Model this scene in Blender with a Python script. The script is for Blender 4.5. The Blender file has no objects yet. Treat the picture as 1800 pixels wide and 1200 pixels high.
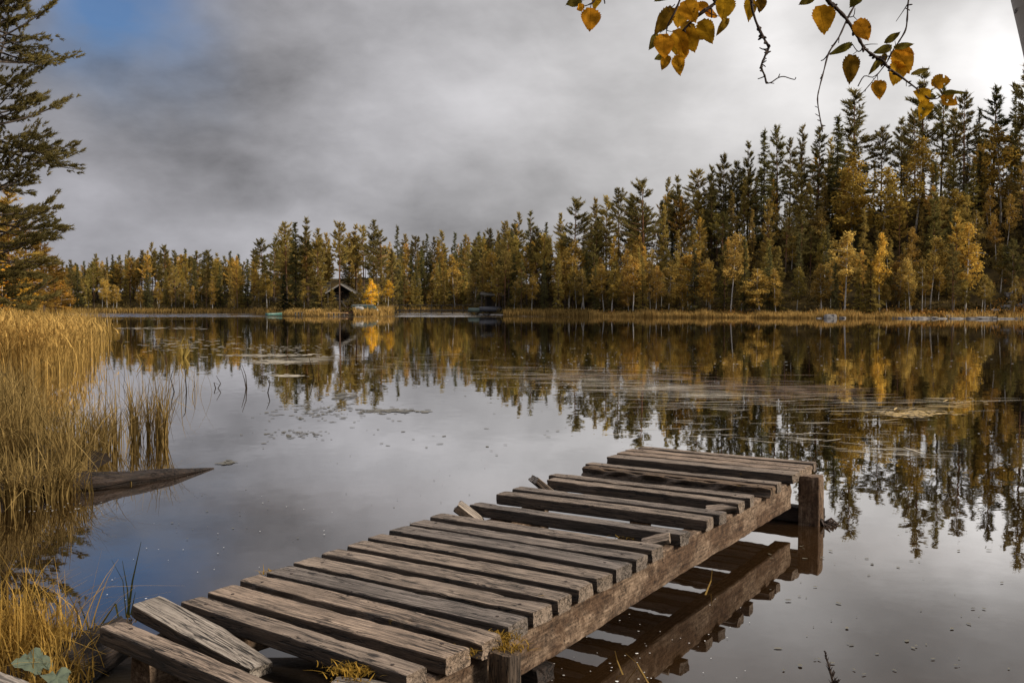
import bpy, math, random
import numpy as np
from mathutils import Vector, Matrix, noise

sc = bpy.context.scene
R = math.radians

# ------------------------------------------------------------------ camera
HW = 2.2                     # eye height above the water
F = 1750.0                   # focal length in photo pixels (35 mm on a 36 mm sensor, 1800 px wide)
PITCH = math.atan(70 / F)
cam_d = bpy.data.cameras.new("camera")
cam_d.lens = 35.0
cam_d.sensor_width = 36.0
cam_d.clip_start = 0.05
cam_d.clip_end = 6000
cam = bpy.data.objects.new("camera", cam_d)
sc.collection.objects.link(cam)
cam.location = (0, 0, HW)
cam.rotation_euler = (R(90) - PITCH, 0, 0)
sc.camera = cam

# ------------------------------------------------------------------ view and sampling
vs = sc.view_settings
vs.view_transform = 'Standard'
vs.look = 'None'
vs.gamma = 1
vs.use_curve_mapping = False
vs.exposure = 0.15
sc.cycles.max_bounces = 5
sc.cycles.diffuse_bounces = 2
sc.cycles.glossy_bounces = 3
sc.cycles.transmission_bounces = 3
sc.cycles.transparent_max_bounces = 4
sc.cycles.caustics_reflective = False
sc.cycles.caustics_refractive = False

# ------------------------------------------------------------------ sun and sky
SUN_EL, SUN_AZ = R(29), R(108)          # azimuth measured from +Y towards +X
sun_d = bpy.data.lights.new("sun", 'SUN')
sun_d.energy = 4.0
sun_d.angle = R(9)
sun_d.color = (1.0, 0.89, 0.74)
sun = bpy.data.objects.new("sun", sun_d)
sc.collection.objects.link(sun)
sdir = Vector((math.sin(SUN_AZ) * math.cos(SUN_EL), math.cos(SUN_AZ) * math.cos(SUN_EL), math.sin(SUN_EL)))
sun.rotation_euler = sdir.to_track_quat('Z', 'Y').to_euler()


class NT:
    """small helper round a node tree"""
    def __init__(self, tree):
        self.t = tree
        tree.nodes.clear()

    def n(self, kind, **kw):
        nd = self.t.nodes.new(kind)
        for k, v in kw.items():
            setattr(nd, k, v)
        return nd

    def put(self, sock, v):
        if isinstance(v, bpy.types.NodeSocket):
            self.t.links.new(v, sock)
        elif v is not None:
            if hasattr(sock, 'default_value'):
                dv = sock.default_value
                if hasattr(dv, '__len__') and not hasattr(v, '__len__'):
                    v = [v] * len(dv)
                if hasattr(dv, '__len__') and len(dv) == 4 and len(v) == 3:
                    v = (*v, 1)
                sock.default_value = v

    def math(self, op, a, b=None, c=None, clamp=False):
        nd = self.n('ShaderNodeMath', operation=op, use_clamp=clamp)
        for i, v in enumerate((a, b, c)):
            self.put(nd.inputs[i], v)
        return nd.outputs[0]

    def vmath(self, op, a, b=None, scale=None):
        nd = self.n('ShaderNodeVectorMath', operation=op)
        self.put(nd.inputs[0], a)
        self.put(nd.inputs[1], b)
        if scale is not None:
            self.put(nd.inputs['Scale'], scale)
        return nd.outputs['Value'] if op in ('DOT_PRODUCT', 'LENGTH', 'DISTANCE') else nd.outputs[0]

    def noise(self, vec, scale, detail=4, rough=.55, dist=0, out='Fac'):
        nd = self.n('ShaderNodeTexNoise')
        self.put(nd.inputs['Vector'], vec)
        self.put(nd.inputs['Scale'], scale)
        self.put(nd.inputs['Detail'], detail)
        self.put(nd.inputs['Roughness'], rough)
        self.put(nd.inputs['Distortion'], dist)
        return nd.outputs[out]

    def ramp(self, fac, stops, interp='LINEAR'):
        nd = self.n('ShaderNodeValToRGB')
        cr = nd.color_ramp
        cr.interpolation = interp
        while len(cr.elements) < len(stops):
            cr.elements.new(.5)
        for e, (p, c) in zip(cr.elements, stops):
            e.position = p
            e.color = (*c, 1) if hasattr(c, '__len__') else (c, c, c, 1)
        self.put(nd.inputs[0], fac)
        return nd.outputs[0]

    def maprange(self, v, a, b, c=0, d=1, smooth=True):
        nd = self.n('ShaderNodeMapRange')
        nd.interpolation_type = 'SMOOTHSTEP' if smooth else 'LINEAR'
        self.put(nd.inputs['Value'], v)
        for k, x in (('From Min', a), ('From Max', b), ('To Min', c), ('To Max', d)):
            self.put(nd.inputs[k], x)
        return nd.outputs['Result']

    def mix(self, fac, a, b, blend='MIX'):
        nd = self.n('ShaderNodeMix', data_type='RGBA', blend_type=blend)
        self.put(nd.inputs['Factor'], fac)
        self.put(nd.inputs['A'], None)
        for s, v in ((nd.inputs[6], a), (nd.inputs[7], b)):
            self.put(s, v)
        return nd.outputs[2]

    def sep(self, v):
        nd = self.n('ShaderNodeSeparateXYZ')
        self.put(nd.inputs[0], v)
        return nd.outputs

    def comb(self, x, y, z):
        nd = self.n('ShaderNodeCombineXYZ')
        for s, v in zip(nd.inputs, (x, y, z)):
            self.put(s, v)
        return nd.outputs[0]


def pix_dir(px, py):
    """unit direction in the world seen at a photo position (for measuring only)"""
    x, y = (px - 900) / F, (600 - py) / F
    c, s = math.cos(PITCH), math.sin(PITCH)
    return Vector((x, c + y * s, -s + y * c))


world = bpy.data.worlds.new("World")
sc.world = world
world.use_nodes = True
W = NT(world.node_tree)
wd = W.n('ShaderNodeTexCoord').outputs['Generated']
sky = W.n('ShaderNodeTexSky', sky_type='NISHITA')
sky.sun_disc = False
sky.sun_elevation = SUN_EL
sky.sun_rotation = SUN_AZ
sky.air_density = 1.2
sky.dust_density = 1.0
x, y, z = W.sep(wd)
zz = W.math('ADD', W.math('MAXIMUM', z, 0.0), 0.26)
cp = W.comb(W.math('DIVIDE', x, zz), W.math('DIVIDE', y, zz), 0.37)
warp = W.noise(wd, 4.5, 4, .55, 0, 'Color')
wv = W.vmath('NORMALIZE', W.vmath('ADD', wd, W.vmath('SCALE', W.vmath('SUBTRACT', warp, (.5, .5, .5)), None, .17)))
n1 = W.noise(W.vmath('MULTIPLY', wv, (2.3, 2.3, 4.6)), 1.5, 8, .54, .0)
n2 = W.noise(W.vmath('ADD', W.vmath('MULTIPLY', wd, (2.2, 2.2, 4.6)), (3.9, 5.2, 1.7)), 2.9, 8, .56, .0)
n3 = W.noise(cp, .8, 6, .52, .0)
cl = W.math('ADD', W.math('ADD', W.math('MULTIPLY', n1, .44), W.math('MULTIPLY', n2, .36)), W.math('MULTIPLY', n3, .20))
tone = W.maprange(cl, .33, .69, .36, 1.56, False)


def lobe(px, py, k):
    d = pix_dir(px, py).normalized()
    dt = W.vmath('DOT_PRODUCT', wv, tuple(d))
    return W.math('EXPONENT', W.math('MULTIPLY', W.math('SUBTRACT', dt, 1.0), k))


# the clouds lie thinner towards the right, where the light breaks through, and heavier low in the middle
def addl(base, l, amt):
    return W.math('MULTIPLY_ADD', l, amt, base)


br = tone
br = addl(br, lobe(1400, 105, 170), 1.30)
br = addl(br, lobe(1735, 105, 420), 1.75)
br = addl(br, lobe(1480, 120, 28), 0.30)
br = addl(br, lobe(620, 290, 60), 0.34)
br = addl(br, lobe(1000, 250, 50), 0.34)
br = addl(br, lobe(1300, 225, 260), -0.50)
br = addl(br, lobe(1600, 20, 330), -0.95)
br = addl(br, lobe(880, 375, 200), -0.28)
br = addl(br, lobe(640, 50, 45), -0.26)
br = addl(br, lobe(340, 40, 90), -0.30)
br = W.math('MAXIMUM', br, .25)
# overcast: the zenith is about twice as bright as the horizon
zen = W.maprange(z, .28, .75, 1.0, 2.5)
br = W.math('MULTIPLY', br, zen)
tint = W.mix(W.maprange(x, -.5, .35), (2.75, 2.72, 2.95), (3.05, 2.98, 2.95))
cloud = W.vmath('SCALE', tint, None, W.math('MULTIPLY', br, .88))
blue = W.math('MULTIPLY', lobe(205, 0, 520), W.maprange(n2, .35, .6, .6, 1.15, False), clamp=True)
blue = W.math('MULTIPLY', blue, .85)
skyb = W.mix(1.0, sky.outputs[0], (.23, .38, .60), 'MULTIPLY')
col = W.mix(blue, cloud, skyb)
bg = W.n('ShaderNodeBackground')
W.put(bg.inputs['Color'], col)
bg.inputs['Strength'].default_value = 0.135
wo = W.n('ShaderNodeOutputWorld')
W.t.links.new(bg.outputs[0], wo.inputs[0])

# ------------------------------------------------------------------ helpers
COL = sc.collection


def ray(px, py):
    return pix_dir(px, py)


def at(px, py, z=0.0):
    d = ray(px, py)
    t = (z - HW) / d.z
    return Vector((d.x * t, d.y * t, z))


def atD(px, py, D):
    d = ray(px, py)
    t = D / d.y
    return Vector((d.x * t, D, HW + d.z * t))


def tag(o, label=None, cat=None, group=None, kind=None):
    if label:
        o['label'] = label
    if cat:
        o['category'] = cat
    if group:
        o['group'] = group
    if kind:
        o['kind'] = kind
    return o


def empty(name, loc, label, cat, group=None):
    o = bpy.data.objects.new(name, None)
    o.empty_display_size = .2
    o.location = loc
    COL.objects.link(o)
    return tag(o, label, cat, group)


def mesh_np(name, V, faces, tone=None, smooth=False):
    """faces: list of int arrays of shape (n,3) or (n,4)"""
    me = bpy.data.meshes.new(name)
    V = np.asarray(V, dtype=np.float32)
    me.vertices.add(len(V))
    me.vertices.foreach_set('co', V.ravel())
    loops = np.concatenate([np.asarray(f, dtype=np.int32).ravel() for f in faces])
    tot = np.concatenate([np.full(len(f), np.asarray(f).shape[1], dtype=np.int32) for f in faces])
    start = np.concatenate([[0], np.cumsum(tot)[:-1]]).astype(np.int32)
    me.loops.add(len(loops))
    me.loops.foreach_set('vertex_index', loops)
    me.polygons.add(len(tot))
    me.polygons.foreach_set('loop_start', start)
    if smooth:
        me.polygons.foreach_set('use_smooth', np.ones(len(tot), dtype=bool))
    if tone is not None:
        a = me.attributes.new('tone', 'FLOAT', 'POINT')
        a.data.foreach_set('value', np.asarray(tone, dtype=np.float32))
    me.update(calc_edges=True)
    me.validate()
    return me


class MB:
    """collects shapes into one mesh"""
    def __init__(self):
        self.V, self.Fc, self.T = [], [], []

    def add(self, vs, fs, t=.5):
        b = len(self.V)
        self.V += [tuple(v) for v in vs]
        self.T += [t] * len(vs)
        self.Fc += [tuple(i + b for i in f) for f in fs]

    def box(self, c, s, rot=None, jit=0, rng=None):
        c = Vector(c)
        vs = []
        for dx in (-.5, .5):
            for dy in (-.5, .5):
                for dz in (-.5, .5):
                    v = Vector((dx * s[0], dy * s[1], dz * s[2]))
                    if jit:
                        v += Vector([rng.uniform(-jit, jit) for _ in range(3)])
                    if rot:
                        v = rot @ v
                    vs.append(v + c)
        self.add(vs, [(0, 1, 3, 2), (4, 6, 7, 5), (0, 4, 5, 1), (2, 3, 7, 6), (0, 2, 6, 4), (1, 5, 7, 3)])

    def tube(self, pts, rads, n=6, cap=True, t=.5):
        pts = [Vector(p) for p in pts]
        ref = Vector((.3, .9, .2))
        vs = []
        for i, p in enumerate(pts):
            d = (pts[min(i + 1, len(pts) - 1)] - pts[max(i - 1, 0)]).normalized()
            a = d.cross(ref)
            if a.length < .05:
                a = d.cross(Vector((1, 0, 0)))
            a.normalize()
            b = d.cross(a)
            for k in range(n):
                th = 2 * math.pi * k / n
                vs.append(p + (a * math.cos(th) + b * math.sin(th)) * rads[i])
        fs = []
        for i in range(len(pts) - 1):
            for k in range(n):
                fs.append((i * n + k, i * n + (k + 1) % n, (i + 1) * n + (k + 1) % n, (i + 1) * n + k))
        if cap:
            fs.append(tuple(range(n))[::-1])
            fs.append(tuple((len(pts) - 1) * n + k for k in range(n)))
        self.add(vs, fs, t)

    def mesh(self, name, smooth=False):
        me = bpy.data.meshes.new(name)
        me.from_pydata(self.V, [], self.Fc)
        a = me.attributes.new('tone', 'FLOAT', 'POINT')
        a.data.foreach_set('value', np.asarray(self.T, dtype=np.float32))
        if smooth:
            me.polygons.foreach_set('use_smooth', np.ones(len(me.polygons), dtype=bool))
        me.update()
        return me

    def build(self, name, mat, parent=None, smooth=False, loc=None):
        return obj(name, self.mesh(name, smooth), mat, parent, loc)


SIDE = {'weathered_plank': 'shade_side', 'silver_plank': 'shade_side', 'rotten_plank': 'shade_side', 'drift_log': 'log', 'stringer_timber': 'stringer'}


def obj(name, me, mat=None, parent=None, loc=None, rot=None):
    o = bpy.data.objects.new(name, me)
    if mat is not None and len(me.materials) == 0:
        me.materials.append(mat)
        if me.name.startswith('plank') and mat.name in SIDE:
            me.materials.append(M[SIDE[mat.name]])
    COL.objects.link(o)
    if loc is not None:
        o.location = loc
    if rot is not None:
        o.rotation_euler = rot
    if parent is not None:
        o.parent = parent
        base = parent.location.copy()
        if parent.parent is None:
            o.matrix_parent_inverse = Matrix.Translation(-base)
        else:
            o.matrix_parent_inverse = Matrix.Identity(4)
    return o


# ------------------------------------------------------------------ materials
def new_mat(name):
    m = bpy.data.materials.new(name)
    m.use_nodes = True
    return m, NT(m.node_tree)


def out(T, sh):
    o = T.n('ShaderNodeOutputMaterial')
    T.t.links.new(sh, o.inputs[0])


def principled(T, col, rough=.8, normal=None, spec=.3, **kw):
    p = T.n('ShaderNodeBsdfPrincipled')
    T.put(p.inputs['Base Color'], col)
    T.put(p.inputs['Roughness'], rough)
    T.put(p.inputs['Specular IOR Level'], spec)
    if normal is not None:
        T.put(p.inputs['Normal'], normal)
    for k, v in kw.items():
        T.put(p.inputs[k], v)
    return p.outputs[0]


def bump(T, h, strength=.5, dist=.01):
    b = T.n('ShaderNodeBump')
    T.put(b.inputs['Height'], h)
    b.inputs['Strength'].default_value = strength
    b.inputs['Distance'].default_value = dist
    return b.outputs[0]


def simple_mat(name, col, rough=.8, nscale=6, var=.35, spec=.3, bumpd=0):
    m, T = new_mat(name)
    c = T.n('ShaderNodeTexCoord').outputs['Object']
    nz = T.noise(c, nscale, 5)
    cc = T.mix(nz, tuple(v * (1 - var) for v in col), tuple(min(1, v * (1 + var)) for v in col))
    nm = bump(T, T.noise(c, nscale * 3, 4), .6, bumpd) if bumpd else None
    out(T, principled(T, cc, rough, nm, spec))
    return m


def foliage_mat(name, trans=.3, lo=.45, hi=1.6, shift=(1.06, 1.0, .92)):
    """colour comes from the object's own colour, varied from spray to spray"""
    m, T = new_mat(name)
    oi = T.n('ShaderNodeObjectInfo')
    at_ = T.n('ShaderNodeAttribute', attribute_name='tone')
    k = T.maprange(at_.outputs['Fac'], 0, 1, lo, hi, False)
    c1 = T.vmath('SCALE', oi.outputs['Color'], None, k)
    c2 = T.mix(at_.outputs['Fac'], c1, T.vmath('MULTIPLY', c1, shift))
    d = T.n('ShaderNodeBsdfDiffuse')
    T.put(d.inputs[0], c2)
    tr = T.n('ShaderNodeBsdfTranslucent')
    T.put(tr.inputs[0], c2)
    mx = T.n('ShaderNodeMixShader')
    mx.inputs[0].default_value = trans
    T.t.links.new(d.outputs[0], mx.inputs[1])
    T.t.links.new(tr.outputs[0], mx.inputs[2])
    out(T, mx.outputs[0])
    return m


M = {}
M['needles'] = foliage_mat('needles', .46)
M['leaves'] = foliage_mat('leaves', .38, .5, 1.45, (1.04, 1.0, .9))
M['blades'] = foliage_mat('blades', .35, .28, 1.75, (1.0, 1.0, 1.05))


def bark_mat(name, low, high, h0, h1, scale=14):
    m, T = new_mat(name)
    c = T.n('ShaderNodeTexCoord').outputs['Object']
    zc = T.sep(c)[2]
    nz = T.noise(T.vmath('MULTIPLY', c, (1, 1, .35)), scale, 4)
    k = T.maprange(T.math('ADD', zc, T.math('MULTIPLY', nz, 2.0)), h0, h1)
    base = T.mix(k, low, high)
    cc = T.mix(T.maprange(nz, .35, .65), T.vmath('SCALE', base, None, .5), base)
    out(T, principled(T, cc, .9, bump(T, nz, .6, .02), .2))
    return m


M['pine_bark'] = bark_mat('pine_bark', (.10, .075, .06), (.22, .105, .055), 2.5, 7)
M['spruce_bark'] = bark_mat('spruce_bark', (.08, .06, .05), (.09, .07, .055), 2, 8)

m, T = new_mat('birch_bark')
c = T.n('ShaderNodeTexCoord').outputs['Object']
nz = T.noise(T.vmath('MULTIPLY', c, (2, 2, 9)), 2.2, 5, .6)
mark = T.maprange(nz, .58, .64)
cc = T.mix(mark, (.50, .48, .45), (.05, .042, .038))
out(T, principled(T, cc, .75, bump(T, nz, .4, .01), .3))
M['birch_bark'] = m

m, T = new_mat('twig_bark')
c = T.n('ShaderNodeTexCoord').outputs['Object']
nz = T.noise(c, 90, 4)
out(T, principled(T, T.mix(nz, (.018, .012, .010), (.075, .05, .04)), .8, bump(T, nz, .6, .002), .3))
M['twig'] = m


# weathered timber, grain along the object's own X
def wood_mat(name, dark, mid, light, wear=.5, moss=.0, gscale=1.0, rotten=0.0, blotch=.5):
    m, T = new_mat(name)
    tc = T.n('ShaderNodeTexCoord').outputs['Object']
    rnd = T.n('ShaderNodeObjectInfo').outputs['Random']
    off = T.comb(T.math('MULTIPLY', rnd, 37.0), T.math('MULTIPLY', rnd, 91.0), T.math('MULTIPLY', rnd, 53.0))
    c = T.vmath('ADD', tc, off)
    # fibres bend slightly round knots
    wob = T.noise(T.vmath('MULTIPLY', c, (1.6, 4, 4)), 1.3, 3, .5, 0, 'Color')
    c2 = T.vmath('ADD', c, T.vmath('MULTIPLY', T.vmath('SUBTRACT', wob, (.5, .5, .5)), (0, .05, .05)))
    g = T.noise(T.vmath('MULTIPLY', c2, (1.3, 40, 40)), 1.6 * gscale, 6, .68)
    fine = T.noise(T.vmath('MULTIPLY', c2, (5, 190, 190)), 1.5 * gscale, 3, .6)
    crack = T.noise(T.vmath('MULTIPLY', c2, (1.1, 26, 26)), 1.9 * gscale, 3, .5, .3)
    cr = T.maprange(T.math('ABSOLUTE', T.math('SUBTRACT', crack, .5)), .004, .034, 1, 0)
    cmask = T.maprange(T.noise(T.vmath('MULTIPLY', c, (1.0, 5, 5)), 1.5, 3), .44, .54)
    cr = T.math('MULTIPLY', cr, cmask)
    streak = T.maprange(T.noise(T.vmath('MULTIPLY', c2, (.9, 24, 24)), 1.5 * gscale, 5, .65), .52, .63)
    pat = T.noise(T.vmath('MULTIPLY', c, (2.2, 5, 5)), 1.2, 5, .6)
    base = T.ramp(T.math('ADD', T.math('MULTIPLY', g, .6), T.math('MULTIPLY', fine, .4)),
                  [(.36, dark), (.49, mid), (.64, light)])
    tint = T.ramp(rnd, [(0, (.66, .67, .70)), (.35, (1.0, .95, .90)), (.6, (.84, .80, .76)), (1, (1.20, 1.07, .95))])
    base = T.mix(1.0, base, tint, 'MULTIPLY')
    stain = T.maprange(pat, .45, .68)
    base = T.mix(T.math('MULTIPLY', stain, blotch), base, T.vmath('SCALE', base, None, .38))
    base = T.mix(T.math('MULTIPLY', streak, .72), base, tuple(v * .75 for v in dark))
    # knots
    vo = T.n('ShaderNodeTexVoronoi', feature='F1')
    T.put(vo.inputs['Vector'], T.vmath('MULTIPLY', c2, (1.0, 2.2, 2.2)))
    vo.inputs['Scale'].default_value = 2.2
    kn = T.maprange(vo.outputs['Distance'], .05, .11, 1, 0)
    base = T.mix(T.math('MULTIPLY', kn, .75), base, tuple(v * .5 for v in dark))
    base = T.mix(cr, base, tuple(v * .25 for v in dark))
    if moss:
        mo = T.maprange(T.noise(c, 9, 5, .65), 1.0 - moss, 1.06 - moss)
        base = T.mix(mo, base, (.17, .10, .022))
    # freckles of lichen and dirt
    sp = T.maprange(T.noise(c, 75, 2), .66, .74)
    base = T.mix(T.math('MULTIPLY', sp, .7), base, tuple(v * .4 for v in dark))
    h = T.math('SUBTRACT', T.math('ADD', T.math('MULTIPLY', g, .7), T.math('MULTIPLY', fine, .4)), T.math('MULTIPLY', cr, 1.6))
    h = T.math('SUBTRACT', h, T.math('MULTIPLY', kn, .3))
    out(T, principled(T, base, T.maprange(g, .3, .7, .62, .9, False), bump(T, h, .85, .012), .35))
    return m


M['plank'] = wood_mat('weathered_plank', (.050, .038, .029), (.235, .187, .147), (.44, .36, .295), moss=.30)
M['shade_side'] = wood_mat('shaded_plank_side', (.025, .018, .013), (.075, .055, .040), (.13, .098, .074), moss=.33, blotch=.4)  # plank wood darkened: shade put into the colour of sides and underside
M['silver'] = wood_mat('silver_plank', (.06, .05, .042), (.30, .265, .23), (.46, .42, .375), moss=.27, blotch=.35)
M['rot'] = wood_mat('rotten_plank', (.03, .02, .013), (.13, .088, .055), (.24, .17, .11), moss=.36, blotch=.7)
M['log'] = wood_mat('drift_log', (.009, .006, .005), (.030, .020, .016), (.085, .060, .048), moss=.2, blotch=.7, gscale=.7)

m, T = new_mat('stringer_timber')
tc = T.n('ShaderNodeTexCoord').outputs['Object']
a = T.noise(T.vmath('MULTIPLY', tc, (9, 9, 9)), 2.2, 8, .75, .4)
b = T.noise(T.vmath('MULTIPLY', tc, (1.2, 3, 2.5)), 2.0, 5, .6)
s = T.noise(T.vmath('MULTIPLY', tc, (2.5, 30, 30)), 2, 4, .6)
base = T.ramp(T.math('ADD', T.math('MULTIPLY', a, .6), T.math('MULTIPLY', s, .4)),
              [(.36, (.030, .020, .014)), (.49, (.155, .105, .070)), (.64, (.37, .27, .19))])
base = T.mix(T.math('MULTIPLY', T.maprange(b, .42, .60), .9), base, T.vmath('MULTIPLY', base, (.42, .34, .28)))
pit = T.maprange(T.noise(T.vmath('MULTIPLY', tc, (16, 18, 16)), 2.6, 3, .6, .5), .61, .68)
base = T.mix(T.math('MULTIPLY', pit, .85), base, (.025, .016, .010))
h = T.math('SUBTRACT', a, T.math('MULTIPLY', pit, .7))
out(T, principled(T, base, .85, bump(T, h, .9, .018), .25))
M['stringer'] = m

# water: dark peaty lake, calm with bands of light ripple
m, T = new_mat('lake_water')
pos = T.n('ShaderNodeNewGeometry').outputs['Position']
px_, py_, pz_ = T.sep(pos)
r1 = T.noise(pos, .55, 3, .5, 0, 'Color')
r2 = T.noise(pos, 3.1, 3, .55, .2, 'Color')
r3 = T.noise(T.vmath('MULTIPLY', pos, (1.0, 1.6, 1)), 13.0, 2, .5, 0, 'Color')
half = (.5, .5, .5)
dist = T.vmath('LENGTH', pos)
band = T.noise(T.vmath('MULTIPLY', pos, (.012, .055, 0)), 1.0, 3, .55, .3)
# wind touches the open water on the far left and in front of the point
left = T.math('MULTIPLY', T.maprange(py_, 150, 168), T.maprange(T.math('DIVIDE', px_, T.math('MAXIMUM', py_, 1.0)), -.25, -.30))
strip = T.maprange(py_, 138, 146)
strip = T.math('MULTIPLY', strip, T.maprange(py_, 158, 170, 1, .0))
strip = T.math('MULTIPLY', strip, T.maprange(T.math('DIVIDE', px_, T.math('MAXIMUM', py_, 1.0)), .09, .03))
bay = T.math('MULTIPLY', T.maprange(py_, 166, 176), T.maprange(px_, -40, -8, 1, .8))
wind = T.math('MAXIMUM', T.math('MULTIPLY', left, T.maprange(band, .34, .44)), T.math('MAXIMUM', T.math('MULTIPLY', strip, .8), bay))
wind = T.math('MAXIMUM', wind, T.math('MULTIPLY', T.math('MULTIPLY', T.maprange(band, .58, .66), T.maprange(dist, 60, 100)), .10))
amp1 = T.math('MULTIPLY_ADD', wind, .5, .0035)
amp2 = T.math('MULTIPLY_ADD', wind, .9, .013)
amp3 = T.math('MULTIPLY_ADD', T.maprange(T.noise(pos, .22, 3), .5, .7), .014, .004)
nv = T.vmath('SCALE', T.vmath('SUBTRACT', r1, half), None, amp1)
nv = T.vmath('ADD', nv, T.vmath('SCALE', T.vmath('SUBTRACT', r2, half), None, amp2))
nv = T.vmath('ADD', nv, T.vmath('SCALE', T.vmath('SUBTRACT', r3, half), None, amp3))
nv = T.vmath('MULTIPLY', nv, (1, 1, 0))
nv = T.vmath('ADD', nv, T.comb(0.0, T.math('MULTIPLY', wind, -.10), 0.0))
nrm = T.vmath('NORMALIZE', T.vmath('ADD', nv, (0, 0, 1)))
fr = T.n('ShaderNodeFresnel')
fr.inputs['IOR'].default_value = 1.33
T.put(fr.inputs['Normal'], nrm)
fac = T.math('MINIMUM', T.math('MULTIPLY', T.math('POWER', fr.outputs[0], 1.25), 2.9), .97)
df = T.n('ShaderNodeBsdfDiffuse')
silt = T.maprange(T.noise(T.vmath('MULTIPLY', pos, (.05, .16, 0)), 1.0, 4, .55), .42, .66)
T.put(df.inputs[0], T.mix(silt, (.010, .0055, .0028), (.034, .017, .0058)))
gl = T.n('ShaderNodeBsdfGlossy')
gl.inputs['Color'].default_value = (.98, .97, .96, 1)
gl.inputs['Roughness'].default_value = .012
T.put(gl.inputs['Normal'], nrm)
mx = T.n('ShaderNodeMixShader')
T.put(mx.inputs[0], fac)
T.t.links.new(df.outputs[0], mx.inputs[1])
T.t.links.new(gl.outputs[0], mx.inputs[2])
out(T, mx.outputs[0])
M['water'] = m

# ground
m, T = new_mat('forest_ground')
pos = T.n('ShaderNodeNewGeometry').outputs['Position']
zc = T.sep(pos)[2]
a = T.noise(pos, .8, 6, .65)
b = T.noise(pos, .12, 4)
base = T.ramp(T.math('ADD', T.math('MULTIPLY', a, .7), T.math('MULTIPLY', b, .3)),
              [(.30, (.012, .010, .006)), (.46, (.04, .028, .012)), (.58, (.075, .052, .018)), (.72, (.13, .075, .022))])
base = T.mix(T.maprange(zc, .02, .22, 1, 0), base, (.018, .012, .008))
out(T, principled(T, base, .95, bump(T, a, .8, .15), .1))
M['ground'] = m

M['rock'] = simple_mat('shore_rock', (.17, .16, .155), .8, 3.5, .6, .3, .05)
M['cabin_log'] = simple_mat('dark_log_wall', (.030, .020, .013), .85, 3, .4)
M['cabin_roof'] = simple_mat('grey_roof', (.062, .056, .046), .9, 2, .4)
M['fascia'] = simple_mat('pale_bargeboard', (.33, .31, .29), .7, 4, .2)
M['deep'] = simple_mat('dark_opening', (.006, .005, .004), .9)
M['glass'] = simple_mat('window_glass', (.06, .07, .08), .08, 2, .2, .6)
M['pale_wood'] = simple_mat('fresh_boards', (.55, .34, .16), .75, 5, .25)
M['grey_wood'] = simple_mat('grey_rail', (.10, .085, .07), .85, 5, .4)
M['stone_step'] = simple_mat('pinkish_path', (.15, .085, .06), .9, 3, .4)
M['mint'] = simple_mat('mint_paint', (.06, .15, .125), .4, 3, .15, .5)
M['boat_green'] = simple_mat('dark_green_hull', (.020, .045, .036), .4, 3, .2, .5)
M['boat_white'] = simple_mat('white_hull', (.52, .52, .50), .4, 3, .15, .5)
M['boat_blue'] = simple_mat('blue_black_hull', (.014, .016, .024), .5, 3, .2, .5)
M['moss'] = foliage_mat('moss', .2, .5, 1.5)
M['iron'] = simple_mat('rusty_iron', (.035, .022, .016), .6, 40, .4)

m, T = new_mat('autumn_leaf')
oi = T.n('ShaderNodeObjectInfo')
tc = T.n('ShaderNodeTexCoord').outputs['Object']
x_, y_, z_ = T.sep(tc)
nz = T.noise(T.vmath('ADD', tc, T.vmath('SCALE', (1, 1, 1), None, oi.outputs['Random'])), 70, 5, .6)
# side veins slant up from the midrib
vein = T.math('ABSOLUTE', T.math('SINE', T.math('MULTIPLY', T.math('SUBTRACT', y_, T.math('MULTIPLY', T.math('ABSOLUTE', x_), 1.0)), 620)))
vn = T.maprange(vein, .0, .22, 1, 0)
mid = T.maprange(T.math('ABSOLUTE', x_), .0004, .0010, 1, 0)
c1 = T.mix(T.maprange(nz, .35, .7), T.vmath('SCALE', oi.outputs['Color'], None, .62), T.vmath('SCALE', oi.outputs['Color'], None, 1.2))
c1 = T.mix(T.math('MULTIPLY', T.math('MAXIMUM', T.math('MULTIPLY', vn, .5), mid), .55), c1, T.vmath('MULTIPLY', c1, (.45, .38, .3)))
spot = T.maprange(T.noise(T.vmath('ADD', tc, T.vmath('SCALE', (3, 1, 2), None, oi.outputs['Random'])), 45, 3), .66, .72)
c1 = T.mix(T.math('MULTIPLY', spot, .8), c1, (.05, .025, .008))
d = T.n('ShaderNodeBsdfDiffuse')
T.put(d.inputs[0], c1)
tr = T.n('ShaderNodeBsdfTranslucent')
T.put(tr.inputs[0], c1)
mx = T.n('ShaderNodeMixShader')
mx.inputs[0].default_value = .62
T.t.links.new(d.outputs[0], mx.inputs[1])
T.t.links.new(tr.outputs[0], mx.inputs[2])
out(T, mx.outputs[0])
M['leaf'] = m

# ------------------------------------------------------------------ terrain
FAR = [(-900, 130), (0, 190), (100, 197), (300, 194), (430, 190), (450, 180), (480, 167), (520, 160), (600, 156), (660, 157),
       (690, 164), (702, 221), (820, 225), (836, 168), (880, 158), (930, 156), (1030, 150), (1045, 146), (1200, 139),
       (1400, 133), (1600, 130), (1800, 127), (2100, 118), (2600, 100), (4200, 75)]
FPX = np.array([p for p, d in FAR], float)
FD = np.array([d for p, d in FAR], float)
RIDGE = [(-900, 4), (60, 3), (300, 4), (430, 3), (460, 1.2), (690, 1.2), (705, 5), (800, 5.5), (900, 4.5), (1000, 5), (1100, 6.8),
         (1200, 9), (1300, 11.5), (1400, 13.5), (1500, 15.5), (1600, 17), (1800, 18), (2200, 19), (4000, 19)]
RPX = np.array([p for p, d in RIDGE], float)
RH = np.array([h for p, h in RIDGE], float)
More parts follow.
